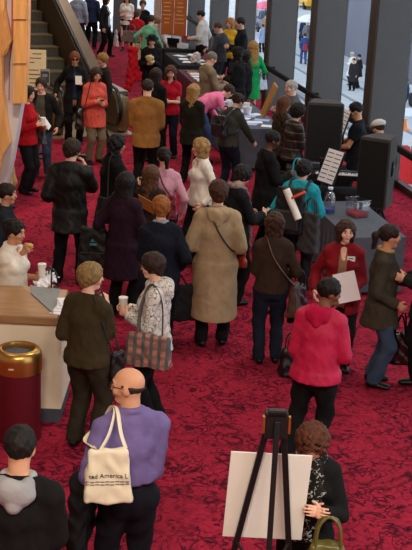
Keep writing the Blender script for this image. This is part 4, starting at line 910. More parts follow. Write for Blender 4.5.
# ---- loudspeakers
def speaker(px, py, ztop, w_, d_, h_, rz, label, slabel):
    c = at(px, py, ztop); z0 = ztop - h_
    r = empty('loudspeaker', (c.x, c.y, z0), rz, label, 'loudspeaker', 'loudspeakers on stands'); cab = mat('speaker_cabinet', (66, 63, 62), .7, bump=.2, bscale=90)
    q = B(); q.prism([(-w_ / 2, -d_ / 2, 0), (w_ / 2, -d_ / 2, 0), (w_ * .34, d_ / 2, 0), (-w_ * .34, d_ / 2, 0)], (0, 0, h_)); bmesh.ops.bevel(q.bm, geom=list(q.bm.edges), offset=.012, segments=2, affect='EDGES'); q.make('cabinet', cab, r)
    B().box((0, -d_ / 2 - .008, h_ * .5), (w_ * .92, .02, h_ * .93), bev=.006).make('grille', mat('speaker_grille', (17, 17, 18), .6, bump=.5, bscale=240), r)
    B().box((0, -d_ / 2 - .020, h_ * .08), (.07, .006, .025)).make('maker_plate', mat('plate_grey', (60, 60, 62), .5), r)
    for sg in (-1, 1):
        B().box((sg * (w_ * .42 + .004), .02, h_ * .56), (.014, .12, .20), rz=sg * .30, bev=.004).make('handle_recess', mat('recess', (12, 12, 12), .8), r); B().bar((sg * (w_ * .42 + .012), -.03, h_ * .58), (sg * (w_ * .42 - .002), .07, h_ * .58), .022).make('handle', mat('handle', (90, 88, 86), .5), r)
    s_ = empty('speaker_stand', (c.x, c.y, 0), .5, slabel, 'stand', 'loudspeaker stands')
    B().cyl((0, 0, .30), (0, 0, z0), .022).make('pole', dmetal, s_); B().cyl((0, 0, .72), (0, 0, .84), .036).make('collar', black, s_)
    B().cyl((0, 0, z0 - .03), (0, 0, z0 - .001), .06).make('top_plate', black, s_)
    for k in range(3):
        a = k * 2.094 + .3; e = Vector((math.cos(a), math.sin(a), 0)); l_ = B().bar(e * .03 + Vector((0, 0, .74)), e * .48 + Vector((0, 0, .02)), .022).make('leg', dmetal, s_); B().bar(e * .02 + Vector((0, 0, .32)), e * .26 + Vector((0, 0, .38)), .014).make('brace', dmetal, s_)
        B().cyl(tuple(e * .48), tuple(e * .48 + Vector((0, 0, .04))), .02, seg=8).make('rubber_foot', black, l_)
    return c
speaker(326, 101, 1.90, .53, .40, .86, R_(-4), 'black loudspeaker on a stand, farther of the two, left of the keyboard player', 'thin black stand under the farther loudspeaker')
speaker(382, 136, 1.62, .45, .44, .98, R_(-30), 'large black loudspeaker on a stand in front of the grey cap, nearer of the two', 'black tripod stand under the nearer loudspeaker')
# ---- keyboard on its stand, music stands
c = at(346, 175, .96)
r = empty('keyboard', (c.x, c.y, .90), R_(-4), 'electronic keyboard with white keys in front of the young man in black', 'keyboard')
B().box((0, .04, .04), (.95, .30, .08), bev=.012).make('case', black, r); B().box((0, -.05, .083), (.86, .15, .014), bev=.002).make('white_keys', mat('ivory', (232, 232, 236), .4), r)
q = B()
for i in range(30):
    if i % 7 not in (2, 6): q.box((-.42 + i * .029, -.02, .094), (.013, .075, .014))
q.make('black_keys', mat('ebony', (14, 14, 15), .3), r); q = B()
for i in range(30): q.box((-.434 + i * .0287, -.05, .0895), (.0025, .13, .001))
q.make('key_gap', mat('ebony', (14, 14, 15), .3), r); B().box((0, .13, .088), (.5, .06, .012), bev=.003).make('control_panel', mat('panel', (70, 74, 84), .4), r)
s_ = empty('keyboard_stand', (c.x, c.y, 0), R_(-4), 'crossed black stand under the keyboard', 'stand')
for sg in (-1, 1): B().bar((-.32 * sg, .0, .02), (.32 * sg, .02, .885), .03).make('cross_leg', dmetal, s_); B().bar((sg * .32, -.16, .015), (sg * .32, .2, .015), .03).make('foot_bar', dmetal, s_); B().bar((sg * .32, -.16, .888), (sg * .32, .2, .888), .022).make('support_bar', dmetal, s_)
c2 = at(345, 190, .6); t_keys = table('equipment_table', Vector((c2.x - .12, c2.y - .55, 0)), .95, .42, .72, 'low black draped table in front of the keyboard', tablecl, rz=R_(-4))
t_gear = table('equipment_table', Vector((at(317, 168, .75).x, at(317, 168, .75).y + .05, 0)), .9, .45, .75, 'black draped table behind the teal jacket', tablecl, rz=R_(-4))
p = tp(t_gear, -.1, -.05, .775); r = empty('mixing_desk', p, R_(-4), 'small grey mixing desk on the black draped table', 'mixer'); B().box((0, 0, .04), (.42, .34, .08), bev=.01).make('case', mat('mixer_grey', (84, 88, 96), .5), r)
for i in range(10): B().cyl((-.17 + .08 * (i % 5), -.05 + .1 * (i // 5), .08), (-.17 + .08 * (i % 5), -.05 + .1 * (i // 5), .10), .014, seg=8).make('knob', mat('knob_white', (220, 220, 224), .4), r)
def music_stand(px, py, z, w_, h_, rz, tilt, label, plabel):
    c = at(px, py, z); r = empty('music_stand', (c.x, c.y, 0), rz, label, 'music stand', 'music stands'); rot = Matrix.Rotation(R_(-tilt), 3, 'X')
    B().box((0, 0, z), (w_ + .05, .012, h_ * .9), rot=rot, bev=.003).make('desk', black, r); B().box(tuple(Vector((0, 0, z)) + rot @ Vector((0, -.03, -h_ * .45))), (w_ + .05, .06, .012), rot=rot).make('ledge', black, r)
    B().cyl((0, .02, .2), (0, .02, z - .05), .012, seg=10).make('pole', dmetal, r)
    for k in range(3): a = k * 2.094; B().bar((0, .02, .34), (.30 * math.cos(a), .02 + .30 * math.sin(a), .015), .014).make('leg', dmetal, r)
    for sx in (-.25, .25):
        o = B().box(tuple(Vector((sx * w_ * .96, 0, z)) + rot @ Vector((0, -.012, .0))), (w_ * .47, .003, h_ * .92), rot=rot).make('music_sheet', mat('music_paper', (232, 232, 240), .7, var=.02))
        q = B()
        for i in range(7): q.box(tuple(Vector((sx * w_ * .96, 0, z)) + rot @ Vector((0, -.0145, h_ * (.36 - i * .115)))), (w_ * .38, .001, .012), rot=rot)
        q.make('stave', inkm, o); o.location = (c.x, c.y, 0); o.rotation_euler = (0, 0, rz); tag(o, plabel + (' , left page' if sx < 0 else ' , right page').replace(' ,', ','), 'sheet music', 'sheet music on the stands')
music_stand(331, 167, 1.16, .34, .52, R_(-56), 22, 'black music stand with white pages behind the teal jacket', 'white music page on the stand behind the teal jacket')
music_stand(343, 124, 1.42, .34, .48, R_(-78), 16, 'black music stand in front of the keyboard player', 'white music page facing the keyboard player')
# ---- banner panel at the back
c = Vector((at(174, 18, 1.6).x, 0, 0)); c.y = 34.3; c.x = (at(174, 18, 1.6).x) / at(174, 18, 1.6).y * 34.3; r = empty('wooden_display_panel', (c.x, c.y, 0), R_(0), 'tall orange-brown display panel with rows of lettering at the back', 'display panel')
for i, x in enumerate((-.18, .18)):
    o = B().box((x, 0, 1.25), (.355, .06, 2.6), bev=.01).make('panel', mat('panel_orange', (176, 92, 36), .5, var=.15, vscale=2), r); q = B()
    for k in range(11):
        w_ = random.uniform(.14, .26); q.box((x - .02, -.033, 2.25 - k * .11), (w_, .004, .035))
    q.make('lettering', mat('panel_letters', (206, 150, 96), .6), o)
B().box((0, .05, .06), (.8, .5, .12)).make('base', dmetal, r)
B().box((-.47, .1, 1.3), (.2, .2, 2.6), bev=.01).make('side_post', mat('panel_post', (178, 150, 138), .6), r)
for i in range(5): p = Vector((c.x - .35 + i * .18, c.y - .45 - .1 * (i % 2), 0)); tag(soft('poinsettia', [EL(p + Vector((0, 0, .75)), (.11, .11, .10))] , .02, mat('red_leaves', (120, 28, 34), .8), amp=.03, f=22), None, 'plant', 'dark red plants before the display panel')
for i, o in enumerate([o for o in COL.objects if o.name.startswith('poinsettia')]):
    recenter(o); o['label'] = 'dark red potted plant before the orange-brown display panel'; B().lathe([(.001, -.64), (.06, -.64), (.08, .04), (.001, .05)]).make('pot', mat('pot', (50, 36, 34), .7), o)
# ---- escalator
ce = at(94, 124, 0); ea = math.atan2(.90, -.435) - R_(90)
r = S(empty('escalator', (ce.x, ce.y, 0), ea, None, None)); st_g = mat('step_grey', (104, 102, 92), .55, metal=.2, var=.08); st_y = mat('step_edge', (126, 100, 58), .6); bal = mat('balustrade_bronze', (98, 76, 54), .42, metal=.25, var=.08, vscale=2)
WE = 1.02; RUN, RISE, NS = .40, .215, 20
for i in range(NS):
    y0 = .35 + i * RUN; z = RISE * (i + 1)
    s0 = B().box((-WE / 2, y0 + RUN / 2 + .02, z - .5), (WE, RUN + .04, 1.0)).make('step', st_g, r)
    B().box((-WE / 2, y0 + .004, z - .012), (WE, .04, .028)).make('step_edge', st_y, s0)
    q = B()
    for k in range(24): q.box((-WE + .02 + k * .0425, y0 - .004, z - .13), (.012, .01, RISE - .03))
    q.make('riser_rib', mat('rib', (74, 72, 66), .6), s0)
sl = RISE / RUN; L_ = NS * RUN
for sg, x in ((1, .03), (-1, -WE - .03)):
    q = B(); q.prism([(x, -1.1, .0), (x, .2, .0), (x, L_, L_ * sl - .4), (x, L_, L_ * sl + .82), (x, .35, .86), (x, -.9, .84), (x, -1.15, .70), (x, -1.25, .45)], (sg * .06, 0, 0)); q.make('balustrade', bal, r)
    hp = [(x + sg * .03, -.2, .16), (x + sg * .03, -1.05, .18), (x + sg * .03, -1.36, .42), (x + sg * .03, -1.22, .80), (x + sg * .03, -.85, .93), (x + sg * .03, .35, .95), (x + sg * .03, 1.0, .95 + .65 * sl + .02), (x + sg * .03, L_, L_ * sl + .92)]
    B().tube(hp, .045, .035, seg=10).make('moving_handrail', mat('rubber', (18, 18, 18), .35), r, True)
    q = B(); w_ = .30; x2 = x + sg * .06
    q.prism([(x2, -.9, .74), (x2, .35, .76), (x2, L_, L_ * sl + .72), (x2, L_, L_ * sl + .80), (x2, .32, .84), (x2, -.9, .82)], (sg * w_, 0, 0)); q.make('outer_deck', mat('brushed_steel', (150, 136, 122), .3, metal=.8, var=.06), r)
    q = B(); q.prism([(x2 + sg * w_ * .9, -.9, 0), (x2 + sg * w_ * .9, L_, 0), (x2 + sg * w_ * .9, L_, L_ * sl + .74), (x2 + sg * w_ * .9, .35, .78), (x2 + sg * w_ * .9, -.9, .76)], (sg * .03, 0, 0)); q.make('outer_cladding', bal, r)
    B().box((x + sg * .17, -1.0, .40), (.30, .36, .74), bev=.12).make('newel', mat('newel_brass', (120, 100, 66), .35, metal=.5), r, True)
B().box((-WE / 2, -.55, .012), (WE + .8, 1.5, .024)).make('landing_plate', mat('landing_steel', (170, 158, 132), .35, metal=.5, var=.1), r)
# sign by the escalator and small frame
def quadboard(name, pxs, y, label, cat, m, th=.02, par=None): ...
g = at(37, 140, 0); z = 1.0
d0 = atY(36, 70, 21.6); ZS = d0.z; d0.z = 0
r = empty('paper_sign', (d0.x, d0.y, 0), R_(6), 'cream paper sign with rows of handwriting on a stand by the escalator', 'sign')
B().box((0, 0, ZS), (.36, .02, .72), bev=.002).make('sheet', mat('cream_paper', (232, 216, 172), .8, var=.03), r); q = B(); qh = B()
for k, (w_, x) in enumerate(((.16, .02), (.22, -.02), (.10, -.08), (.18, -.04), (.26, 0), (.20, -.02), (.16, -.04), (.22, -.02))): (qh if k < 3 else q).box((x, -.0115, ZS + .29 - k * .077 - (.06 if k > 2 else 0)), (w_, .002, .018))
qh.make('heading', mat('pencil', (120, 102, 76), .8), r); q.make('handwriting', mat('pencil', (120, 102, 76), .8), r); B().cyl((0, .03, .03), (0, .03, ZS), .014).make('pole', dmetal, r); B().cyl((0, .03, 0), (0, .03, .03), .18, seg=24).make('base', dmetal, r)
d1 = atY(45, 77, 21.2); Z1 = d1.z - 1.03; r = empty('small_framed_card', (d1.x, d1.y, 0), R_(6), 'small grey framed card on a thin stand below the paper sign', 'sign')
B().box((0, 0, 1.03 + Z1), (.17, .02, .28), bev=.003).make('frame', mat('frame_grey', (150, 146, 136), .5), r); B().box((0, -.011, 1.03 + Z1), (.14, .003, .20)).make('picture', mat('card_dark', (64, 64, 66), .6), r); B().box((0, -.013, 1.06 + Z1), (.09, .002, .05)).make('caption', mat('card_pale', (130, 140, 150), .6), r); B().cyl((0, .02, 0), (0, .02, .92 + Z1), .012).make('pole', dmetal, r); B().cyl((0, .02, 0), (0, .02, .02), .12).make('base', dmetal, r)
# ---------------------------------------------------------------- things carried by the people
def own(o, label, cat, group=None): return tag(recenter(o), label, cat, group)
def bag(J, name, label, c, d, m, rot=0, straps=None, strapm=None, sag=.02, text=None, sr=.008, v=.012, taper=.86, flat=None, parts=True, cat='bag', over=None, lab_strap=None):
    """soft bag: c centre of its top edge (person-local), d = (width, depth, height)"""
    s = J.s; yaw = J.yaw + R_(rot); o = J.w(c)
    r = empty(name, (o.x, o.y, o.z - d[2]), yaw, label, cat)
    w_, dp, h_ = d
    def fn(p):
        z = np.clip(p[:, 2] / h_, 0, 1); a = w_ / 2 * (1 - (1 - taper) * z); b_ = dp / 2 * (1.0 - .55 * z)
        qx = np.abs(p[:, 0]) - a + .03; qy = np.abs(p[:, 1]) - b_ + .02; qz = np.abs(p[:, 2] - h_ / 2) - h_ / 2 + .02
        m_ = np.stack([np.maximum(qx, 0), np.maximum(qy, 0), np.maximum(qz, 0)], 1)
        return np.linalg.norm(m_, axis=1) + np.minimum(np.maximum(np.maximum(qx, qy), qz), 0) - .02 + wob(p, .006, 30)
    V, Q = nets(fn, (-w_ / 2 - .03, -dp / 2 - .03, -.03), (w_ / 2 + .03, dp / 2 + .03, h_ + .03), v)
    link('body', mesh_np('body', V, Q), r, m)
    Mi = (Matrix.Translation(r.location) @ Matrix.Rotation(yaw, 4, 'Z')).inverted()
    if straps == 'hand':
        for sy in (-1, 1): B().tube([(-w_ * .25, sy * dp * .2, h_ - .02), (-w_ * .2, sy * dp * .15, h_ + .12), (0, 0, h_ + .17), (w_ * .2, sy * dp * .15, h_ + .12), (w_ * .25, sy * dp * .2, h_ - .02)], sr * 1.0, sr).make('handle', strapm or m, r, True)
    elif straps:        # list of polylines in person-local points, laid on the clothes
        for pl in straps:
            P_ = [out(J, p, .010) if i not in (0, len(pl) - 1) else np.asarray(p) for i, p in enumerate(pl)]
            B().tube([Mi @ J.w(p) for p in P_], (flat or sr), sr * .6 if flat else sr).make('strap', strapm or m, r, True)
    if text:
        f = bpy.data.curves.new('lettering', 'FONT'); f.body = text; f.size = .042; f.align_x = 'CENTER'; f.extrude = .001
        t_ = bpy.data.objects.new('t', f); COL.objects.link(t_); dg = bpy.context.evaluated_depsgraph_get(); me = bpy.data.meshes.new_from_object(t_.evaluated_get(dg)); bpy.data.objects.remove(t_)
        bm = bmesh.new(); bm.from_mesh(me); bmesh.ops.subdivide_edges(bm, edges=bm.edges[:], cuts=1); bm.to_mesh(me); bm.free()
        ink = mat('tote_ink', (58, 52, 52), .8)
        n = len(me.vertices); co = np.zeros(n * 3, np.float32); me.vertices.foreach_get('co', co); co = co.reshape(-1, 3)
        def lay(x, z):      # wrap on the side that faces backwards
            p = np.stack([x, np.full(len(x), -dp), z], 1)
            for _ in range(50): p[:, 1] = np.minimum(p[:, 1] + np.maximum(fn(p) - .003, 0) * .8, -.015)
            return p
        W_ = lay(co[:, 0] * 1.0 + .0, co[:, 1] + h_ * .50 ); W_[:, 1] -= co[:, 2]; me.vertices.foreach_set('co', W_.astype(np.float32).ravel()); me.update()
        link('lettering', me, r, ink)
        q = B()
        for k in range(2):
            for i in range(9):
                x = np.array([-.13 + i * .031]); p = lay(x, np.array([h_ * (.43 - .05 * k)]))[0]; q.box(tuple(p), (.026, .003, .006))
        q.make('small_print', mat('tote_ink2', (120, 112, 106), .8), r)
    return r
def crossbody(J, side, c_local, front=False):
    """strap from the far shoulder down to the bag on the given side, laid over the clothes (back side)"""
    sg = side; b_ = -.16 if not front else .18
    return [[c_local + np.array((0, 0, 0)), np.array((sg * .13, b_, 1.08)), np.array((0, b_, 1.26)), np.array((-sg * .06, b_ * .8, 1.40)), np.array((-sg * .085, 0, 1.47)), np.array((-sg * .07, -b_ * .8, 1.36)), np.array((0, -b_, 1.2)), np.array((sg * .14, -b_, 1.02)), c_local + np.array((0, 0, -.01))]]
def shoulder(J, sg, c, spread=.10, ax=(0, 1, 0), x=.115):
    ax = np.asarray(ax, float); t_ = J.N + J.rt * sg * x + J.up * .02
    return [[c + ax * spread, t_ + ax * .06 + np.array((0, 0, -.03)), t_ + np.array((0, 0, .02)), t_ - ax * .06 + np.array((0, 0, -.03)), c - ax * spread]]
V3 = lambda *a: np.array(a, float)
canvas = mat('tote_canvas', (226, 214, 186), .85, var=.04, bump=.25, bscale=30); lea = lambda c, r_=.4: mat('bag_leather', c, r_, bump=.25, bscale=40, var=.15, spec=.45)
blk = lea((20, 19, 20), .35)
# the cream tote over the balding man's shoulder, its printed side to the back
bag(bald, 'tote_bag', 'cream canvas tote bag with printed lettering on the purple shirt', V3(-.185, -.225, 1.32), (.33, .11, .36), canvas, rot=-10, straps=[[V3(-.23, -.21, 1.31), V3(-.17, -.17, 1.39), V3(-.115, -.06, 1.47), V3(-.11, .04, 1.45), V3(-.15, .1, 1.34), V3(-.27, .03, 1.27), V3(-.27, -.16, 1.31)], [V3(-.08, -.22, 1.31), V3(-.10, -.17, 1.39), V3(-.095, -.06, 1.475), V3(-.09, .04, 1.45), V3(-.14, .1, 1.33), V3(-.26, .02, 1.26), V3(-.25, -.15, 1.30)]], flat=.016, sr=.007, text='ted America L', taper=.80)
# dark coat over his left arm
w0 = bald.arm['L'][2]; e0 = bald.arm['L'][1]
q_ = [EC(e0 * .4 + w0 * .6 + V3(0, 0, .0), w0 + V3(0, .02, .0), .075, .065, .07, .06), EC(e0 * .5 + w0 * .5 + V3(-.04, 0, -.04), w0 + V3(-.09, -.10, -.54), .12, .07, .17, .06, (0.5, 1, 0)), EC(w0 + V3(.02, .04, -.04), w0 + V3(.0, .02, -.36), .10, .06, .12, .05, (0.5, 1, 0))]
o = soft('folded_coat', [EC(bald.w(e.A) , bald.w(e.A + e.w * e.L), *e.r, side=bald.dirw(e.u)) for e in q_], .012, cloth('folded_coat', (24, 22, 24)), amp=.010, f=28); own(o, 'black coat hanging over the purple-shirted man\'s left arm', 'coat')
# olive handbag
bag(curly, 'handbag', 'olive green leather handbag being opened by the curly-haired woman', V3(-.19, .36, 1.03), (.31, .20, .30), lea((92, 84, 34), .35), rot=10, straps='hand', sr=.010, taper=.7)
# plaid bag
bag(pattern, 'shoulder_bag', 'grey plaid shoulder bag with pink and orange squares on the white patterned jacket', V3(-.30, -.0, 1.04), (.44, .15, .30), mat('plaid_bag', (168, 112, 96), .6, pat=('plaid', (84, 84, 86), 4.2), var=.6, vscale=12), rot=82, straps=[[V3(-.27, .10, 1.02), V3(-.22, .10, 1.22), V3(-.15, .05, 1.42), V3(-.14, -.02, 1.44), V3(-.20, -.10, 1.3), V3(-.27, -.12, 1.02)]], strapm=lea((70, 66, 62)), flat=.018, taper=.9)
# striped bag, striped cup
bag(eater, 'handbag', 'brown and black striped handbag behind the counter', V3(-.04, .42, 1.10), (.34, .18, .34), mat('striped_bag', (176, 136, 96), .6, pat=('stripe', (28, 22, 20), 3.4, 'DIAGONAL', .55)), rot=60, straps='hand', strapm=blk, taper=.75)
# patent bag of the woman in the olive coat
bag(coatgirl, 'tote_bag', 'glossy black patent tote bag beside the blue jeans at the right', V3(-.05, .20, .58), (.30, .12, .34), mat('patent', (14, 13, 14), .08, spec=.8, bump=.4, bscale=14), rot=86, straps=[[V3(.0, .28, .56), V3(.06, .24, .76), V3(.10, .2, .80), V3(.0, .16, .56)], [V3(-.10, .28, .56), V3(-.04, .26, .76), V3(.02, .22, .80), V3(-.10, .16, .56)]], sr=.009, taper=.95)
# red purse and black bag by the trench coat
bag(trench, 'purse', 'small red leather purse hanging at the trench coat\'s right hip', V3(.27, .02, 1.00), (.16, .07, .17), lea((150, 44, 30)), rot=-60, straps=crossbody(trench, 1, V3(.26, .0, .99)), strapm=blk, sr=.009, taper=.9)
wL = orangehair.arm['R'][7]
bag(orangehair, 'tote_bag', 'black tote bag hanging beside the beige trench coat', V3(.25, .12, .72), (.36, .14, .40), mat('black_canvas', (18, 17, 19), .8), rot=0, straps=[[V3(.33, .12, .70), wL + V3(.03, 0, -.02), wL + V3(0, 0, .0), wL + V3(-.03, 0, -.02), V3(.17, .12, .70)]], sr=.009, taper=.95)
# black bag with a teal mark on the plum coat
r = bag(purplecoat, 'backpack', 'black bag with a small teal emblem on the plum coat\'s left side', V3(-.33, -.12, 1.06), (.36, .16, .46), mat('black_nylon', (22, 21, 22), .55), rot=20, straps=shoulder(purplecoat, -1, V3(-.30, -.08, 1.05), .06), taper=.85, sr=.012)
q = B(); q.prism([(-.03, -.083, .27), (.05, -.083, .27), (.05, -.083, .295), (-.02, -.083, .295)], (0, -.004, 0)); q.prism([(-.02, -.083, .31), (.0, -.083, .345), (.025, -.083, .315)], (0, -.004, 0)); q.make('teal_emblem', mat('teal_mark', (70, 140, 146), .6), r); B().box((0, -.084, .18), (.26, .006, .008)).make('zip', mat('zip', (80, 70, 66), .4), r)
bag(pinkpony, 'shoulder_bag', 'dark red printed bag on the back of the pale pink top', V3(.02, -.20, 1.16), (.30, .11, .30), mat('red_print', (110, 26, 38), .6, pat=('speckle', (170, 120, 110), 26, .60)), rot=-8, straps=crossbody(pinkpony, 1, V3(.06, -.20, 1.15)), sr=.010, strapm=lea((96, 24, 34)))
bag(brownknit, 'shoulder_bag', 'brown bag hanging at the right hip of the dark brown sweater', V3(.27, .02, .92), (.28, .12, .34), lea((70, 48, 36), .6), rot=70, straps=crossbody(brownknit, 1, V3(.27, .0, .91)), strapm=lea((112, 84, 58)), flat=.014)
bag(brownknit, 'tote_bag', 'black bag held in front of the brown bag, beside the dark jeans', V3(.34, .16, .86), (.26, .12, .40), blk, rot=50, straps='hand')
bag(redcard, 'handbag', 'black handbag standing on the carpet between the dark jeans and the pink-red parka', V3(.46, .30, .30), (.30, .15, .30), blk, rot=30, straps='hand').location.z = 0
bag(stripe, 'handbag', 'shiny blue-grey handbag held against the striped leather jacket', V3(.10, .33, 1.04), (.36, .15, .28), mat('blue_grey_patent', (96, 110, 134), .2, spec=.6), rot=-20, straps='hand')
bag(blackcoat, 'paper_bag', 'turquoise bag held by the long black coat', V3(.06, .42, 1.18), (.26, .10, .34), mat('turquoise', (52, 168, 190), .6), rot=60, straps='hand')
bag(blackcoat, 'soft_bag', 'plum purple bag below the turquoise one', V3(.10, .40, .90), (.36, .18, .24), mat('plum', (92, 58, 88), .8), rot=60, straps='hand')
bag(redjacket, 'shoulder_bag', 'grey-black shoulder bag on the red jacket', V3(-.20, .14, 1.02), (.26, .10, .24), lea((72, 76, 82)), rot=70, straps=shoulder(redjacket, -1, V3(-.20, .10, 1.01), .08), strapm=blk)
bag(orange, 'shoulder_bag', 'black slouchy bag on the left of the orange-red coat', V3(.30, .0, .98), (.40, .15, .32), blk, rot=60, straps=shoulder(orange, 1, V3(.28, .0, .97), .12))
bag(curlblack, 'shoulder_bag', 'black bag behind the curly-haired woman in the black coat', V3(.26, -.14, .98), (.36, .14, .32), blk, rot=40, straps=shoulder(curlblack, 1, V3(.25, -.08, .97), .08))
bag(greenback, 'tote_bag', 'cream cloth bag hanging beside the sea green sweater', V3(-.30, -.02, .98), (.34, .12, .42), mat('cream_cloth', (206, 190, 150), .85), rot=10, straps='hand')
bag(redback, 'shoulder_bag', 'grey-brown bag below the red top at the back', V3(-.1, -.24, 1.16), (.50, .16, .30), mat('taupe', (112, 98, 92), .8), rot=0, straps='hand')
bag(cardigan, 'handbag', 'white shopping bag carried by the black cardigan woman', V3(-.02, .34, .62), (.28, .1, .30), mat('white_bag', (216, 206, 216), .6), rot=40, straps='hand')
bag(olive, 'shoulder_bag', 'black bag at the right side of the dark olive sweater', V3(.25, .10, .94), (.18, .08, .32), blk, rot=70, straps=shoulder(olive, 1, V3(.26, .06, .95), .05))
bag(green, 'flat_bag', 'pale blue flat bag at the side of the green dress', V3(.24, -.05, .92), (.30, .05, .22), mat('pale_blue', (190, 200, 222), .6), rot=20, straps='hand')
# backpacks
r = bag(backpack, 'backpack', 'small glossy black backpack on the dark grey jacket', V3(.0, -.27, 1.38), (.28, .15, .34), mat('glossy_pack', (38, 32, 38), .25, spec=.5), rot=0, straps=[[V3(sg * .09, -.20, 1.36), V3(sg * .11, -.06, 1.47), V3(sg * .11, .06, 1.43), V3(sg * .14, .10, 1.26), V3(sg * .16, -.04, 1.10), V3(sg * .10, -.20, 1.08)] for sg in (-1, 1)], sr=.012)
B().box((0, -.085, .14), (.20, .03, .14), bev=.012).make('pocket', mat('glossy_pack', (38, 32, 38), .25, spec=.5), r)
r = bag(teal, 'backpack', 'large black backpack with orange-red trim on the teal jacket', V3(-.05, -.30, 1.44), (.40, .20, .56), mat('black_nylon', (24, 24, 26), .6), rot=-4, straps=[[V3(sg * .11, -.20, 1.40), V3(sg * .12, -.06, 1.475), V3(sg * .12, .06, 1.44), V3(sg * .15, .10, 1.26), V3(sg * .18, -.06, 1.05), V3(sg * .12, -.20, .98)] for sg in (-1, 1)], sr=.016)
B().tube([(.02, -.10, .44), (.12, -.10, .50), (.19, -.04, .54)], .020, .012).make('orange_trim', mat('orange_trim', (196, 66, 48), .7), r, True); B().box((0, -.115, .18), (.30, .05, .24), bev=.02).make('pocket', mat('pack_grey', (46, 46, 48), .6), r)
a = teal.w(V3(-.10, -.36, 1.42)); b_ = teal.w(V3(.10, -.44, 1.08)); q = B(); q.cyl(a, b_, .045, seg=20); own(q.make('rolled_poster', mat('roll_white', (228, 222, 214), .6), smooth=True), 'white rolled poster tucked into the black backpack', 'poster')
r = bag(teal, 'tote_bag', 'dark grey tote bag hanging behind the teal jacket\'s right side', V3(.22, -.32, 1.16), (.30, .12, .50), mat('charcoal_canvas', (58, 58, 60), .8), rot=-20, straps='hand')
# small held things
def held(J, key, name, label, cat, build, off=(0, 0, 0)):
    sh, el, wr, sg, d, n, side, grip = J.arm[key]; r = empty(name, J.w(grip + np.asarray(off, float)), J.yaw, label, cat); build(r, J); return r
def cup(col, lid=None, h_=.12):
    def f(r, J): B().lathe([(.001, -.03), (.028, -.03), (.040, h_ - .03), (.034, h_ - .03), (.026, -.02), (.001, -.02)], seg=18).make('cup', mat('paper_cup', col, .6), r, True); B().lathe([(.042, h_ - .035), (.042, h_ - .02), (.001, h_ - .015)], seg=18).make('lid', mat('cup_lid', lid or col, .4), r, True)
    return f
def phone(r, J): B().box((0, .01, .0), (.065, .12, .012), rot=Matrix.Rotation(R_(30), 3, 'X'), bev=.003).make('case', black, r); B().box((0, .008, .008), (.055, .10, .002), rot=Matrix.Rotation(R_(30), 3, 'X')).make('screen', mat('phone_screen', (60, 70, 90), .15), r)
def camera(r, J): B().box((0, .02, .02), (.12, .05, .08), bev=.01).make('body', black, r); B().cyl((0, .04, .02), (0, .10, .02), .032, seg=16).make('lens', black, r)
def sheet(w_, h_, col=(236, 236, 240), ry=0, rxx=20, m=None):
    def f(r, J): B().box((0, .02, .06), (w_, .004, h_), rot=Matrix.Rotation(R_(ry), 3, 'Y') @ Matrix.Rotation(R_(rxx), 3, 'X')).make('sheet', m or mat('sheet_%d_%d_%d' % col, col, .6, var=.02), r)
    return f
held(pattern, 'L', 'paper_cup', 'white cup in the hands of the woman in the patterned jacket', 'cup', cup((222, 218, 212)), (.03, .0, .02))
r = held(eater, 'L', 'paper_tube', 'white cup with a black base held by the woman in the white shirt', 'cup', cup((226, 222, 216), (226, 222, 216), .17), (0, .03, .0)); B().cyl((0, 0, -.075), (0, 0, -.025), .032, seg=18).make('black_base', black, r)
held(eater, 'R', 'sandwich', 'piece of bread at the mouth of the woman in the white shirt', 'food', lambda r, J: soft('bread', [EL((0, .0, .03), (.03, .045, .02))], .008, mat('bread', (206, 160, 92), .8), r), (0, 0, .0))
o = soft('napkin', [EC(eater.w(V3(-.12, .38, 1.16)), eater.w(V3(.12, .36, 1.06)), .06, .03, .07, .03)], .010, paper, amp=.016, f=50); own(o, 'crumpled white napkin above the striped handbag', 'napkin')
held(leather, 'R', 'camera', 'small black camera raised by the person in black leather', 'camera', camera)
held(curlblack, 'R', 'camera', 'black compact camera held by the curly-haired woman in black', 'camera', camera)
held(greyscarf, 'R', 'phone', 'dark phone in the outstretched hand of the grey-scarf woman', 'phone', phone, (0, .03, .01))
held(orange, 'R', 'phone', 'dark phone held by the woman in the orange-red coat', 'phone', phone, (0, .02, .01))
held(sunglass, 'L', 'leaflet', 'pale leaflet in the hand of the woman in sunglasses', 'leaflet', sheet(.12, .16, (206, 200, 190)))
held(redjacket, 'R', 'paper_cup', 'white paper cup held by the woman in the red jacket', 'cup', cup((226, 222, 216)), (0, .02, 0))
held(redjacket, 'L', 'leaflet', 'folded white leaflet below the paper cup at the red jacket', 'leaflet', sheet(.10, .18, (232, 228, 222), 30))
held(redcard, 'L', 'paper_sheet', 'white sheet of paper held by the person in the dark red cardigan', 'paper', sheet(.22, .30, (232, 232, 238), 18, 10), (.0, .03, .02))
held(olive, 'L', 'folder', 'maroon folder hanging from the hand beside the cream counter', 'folder', sheet(.20, .17, (128, 24, 36), 24, 6), (-.05, .0, -.10))
held(hat, 'L', 'cream_ornament', 'cream ornament held by the person in the black hat', 'ornament', lambda r, J: soft('ornament', [EL((.03, .03, .05), (.09, .05, .07)), EL((.0, .03, -.05), (.05, .04, .05))], .014, mat('cream_orn', (190, 170, 120), .7), r, amp=.008, f=40))
held(oldman, 'R', 'wooden_board', 'tan board held upright by the white-haired man', 'board', lambda r, J: B().box((-.02, .02, .15), (.16, .03, .62), rot=Matrix.Rotation(R_(-24), 3, 'Y') @ Matrix.Rotation(R_(10), 3, 'X'), bev=.004).make('board', mat('tan_board', (170, 128, 74), .6, var=.15, vscale=5), r), (.0, .06, .0))
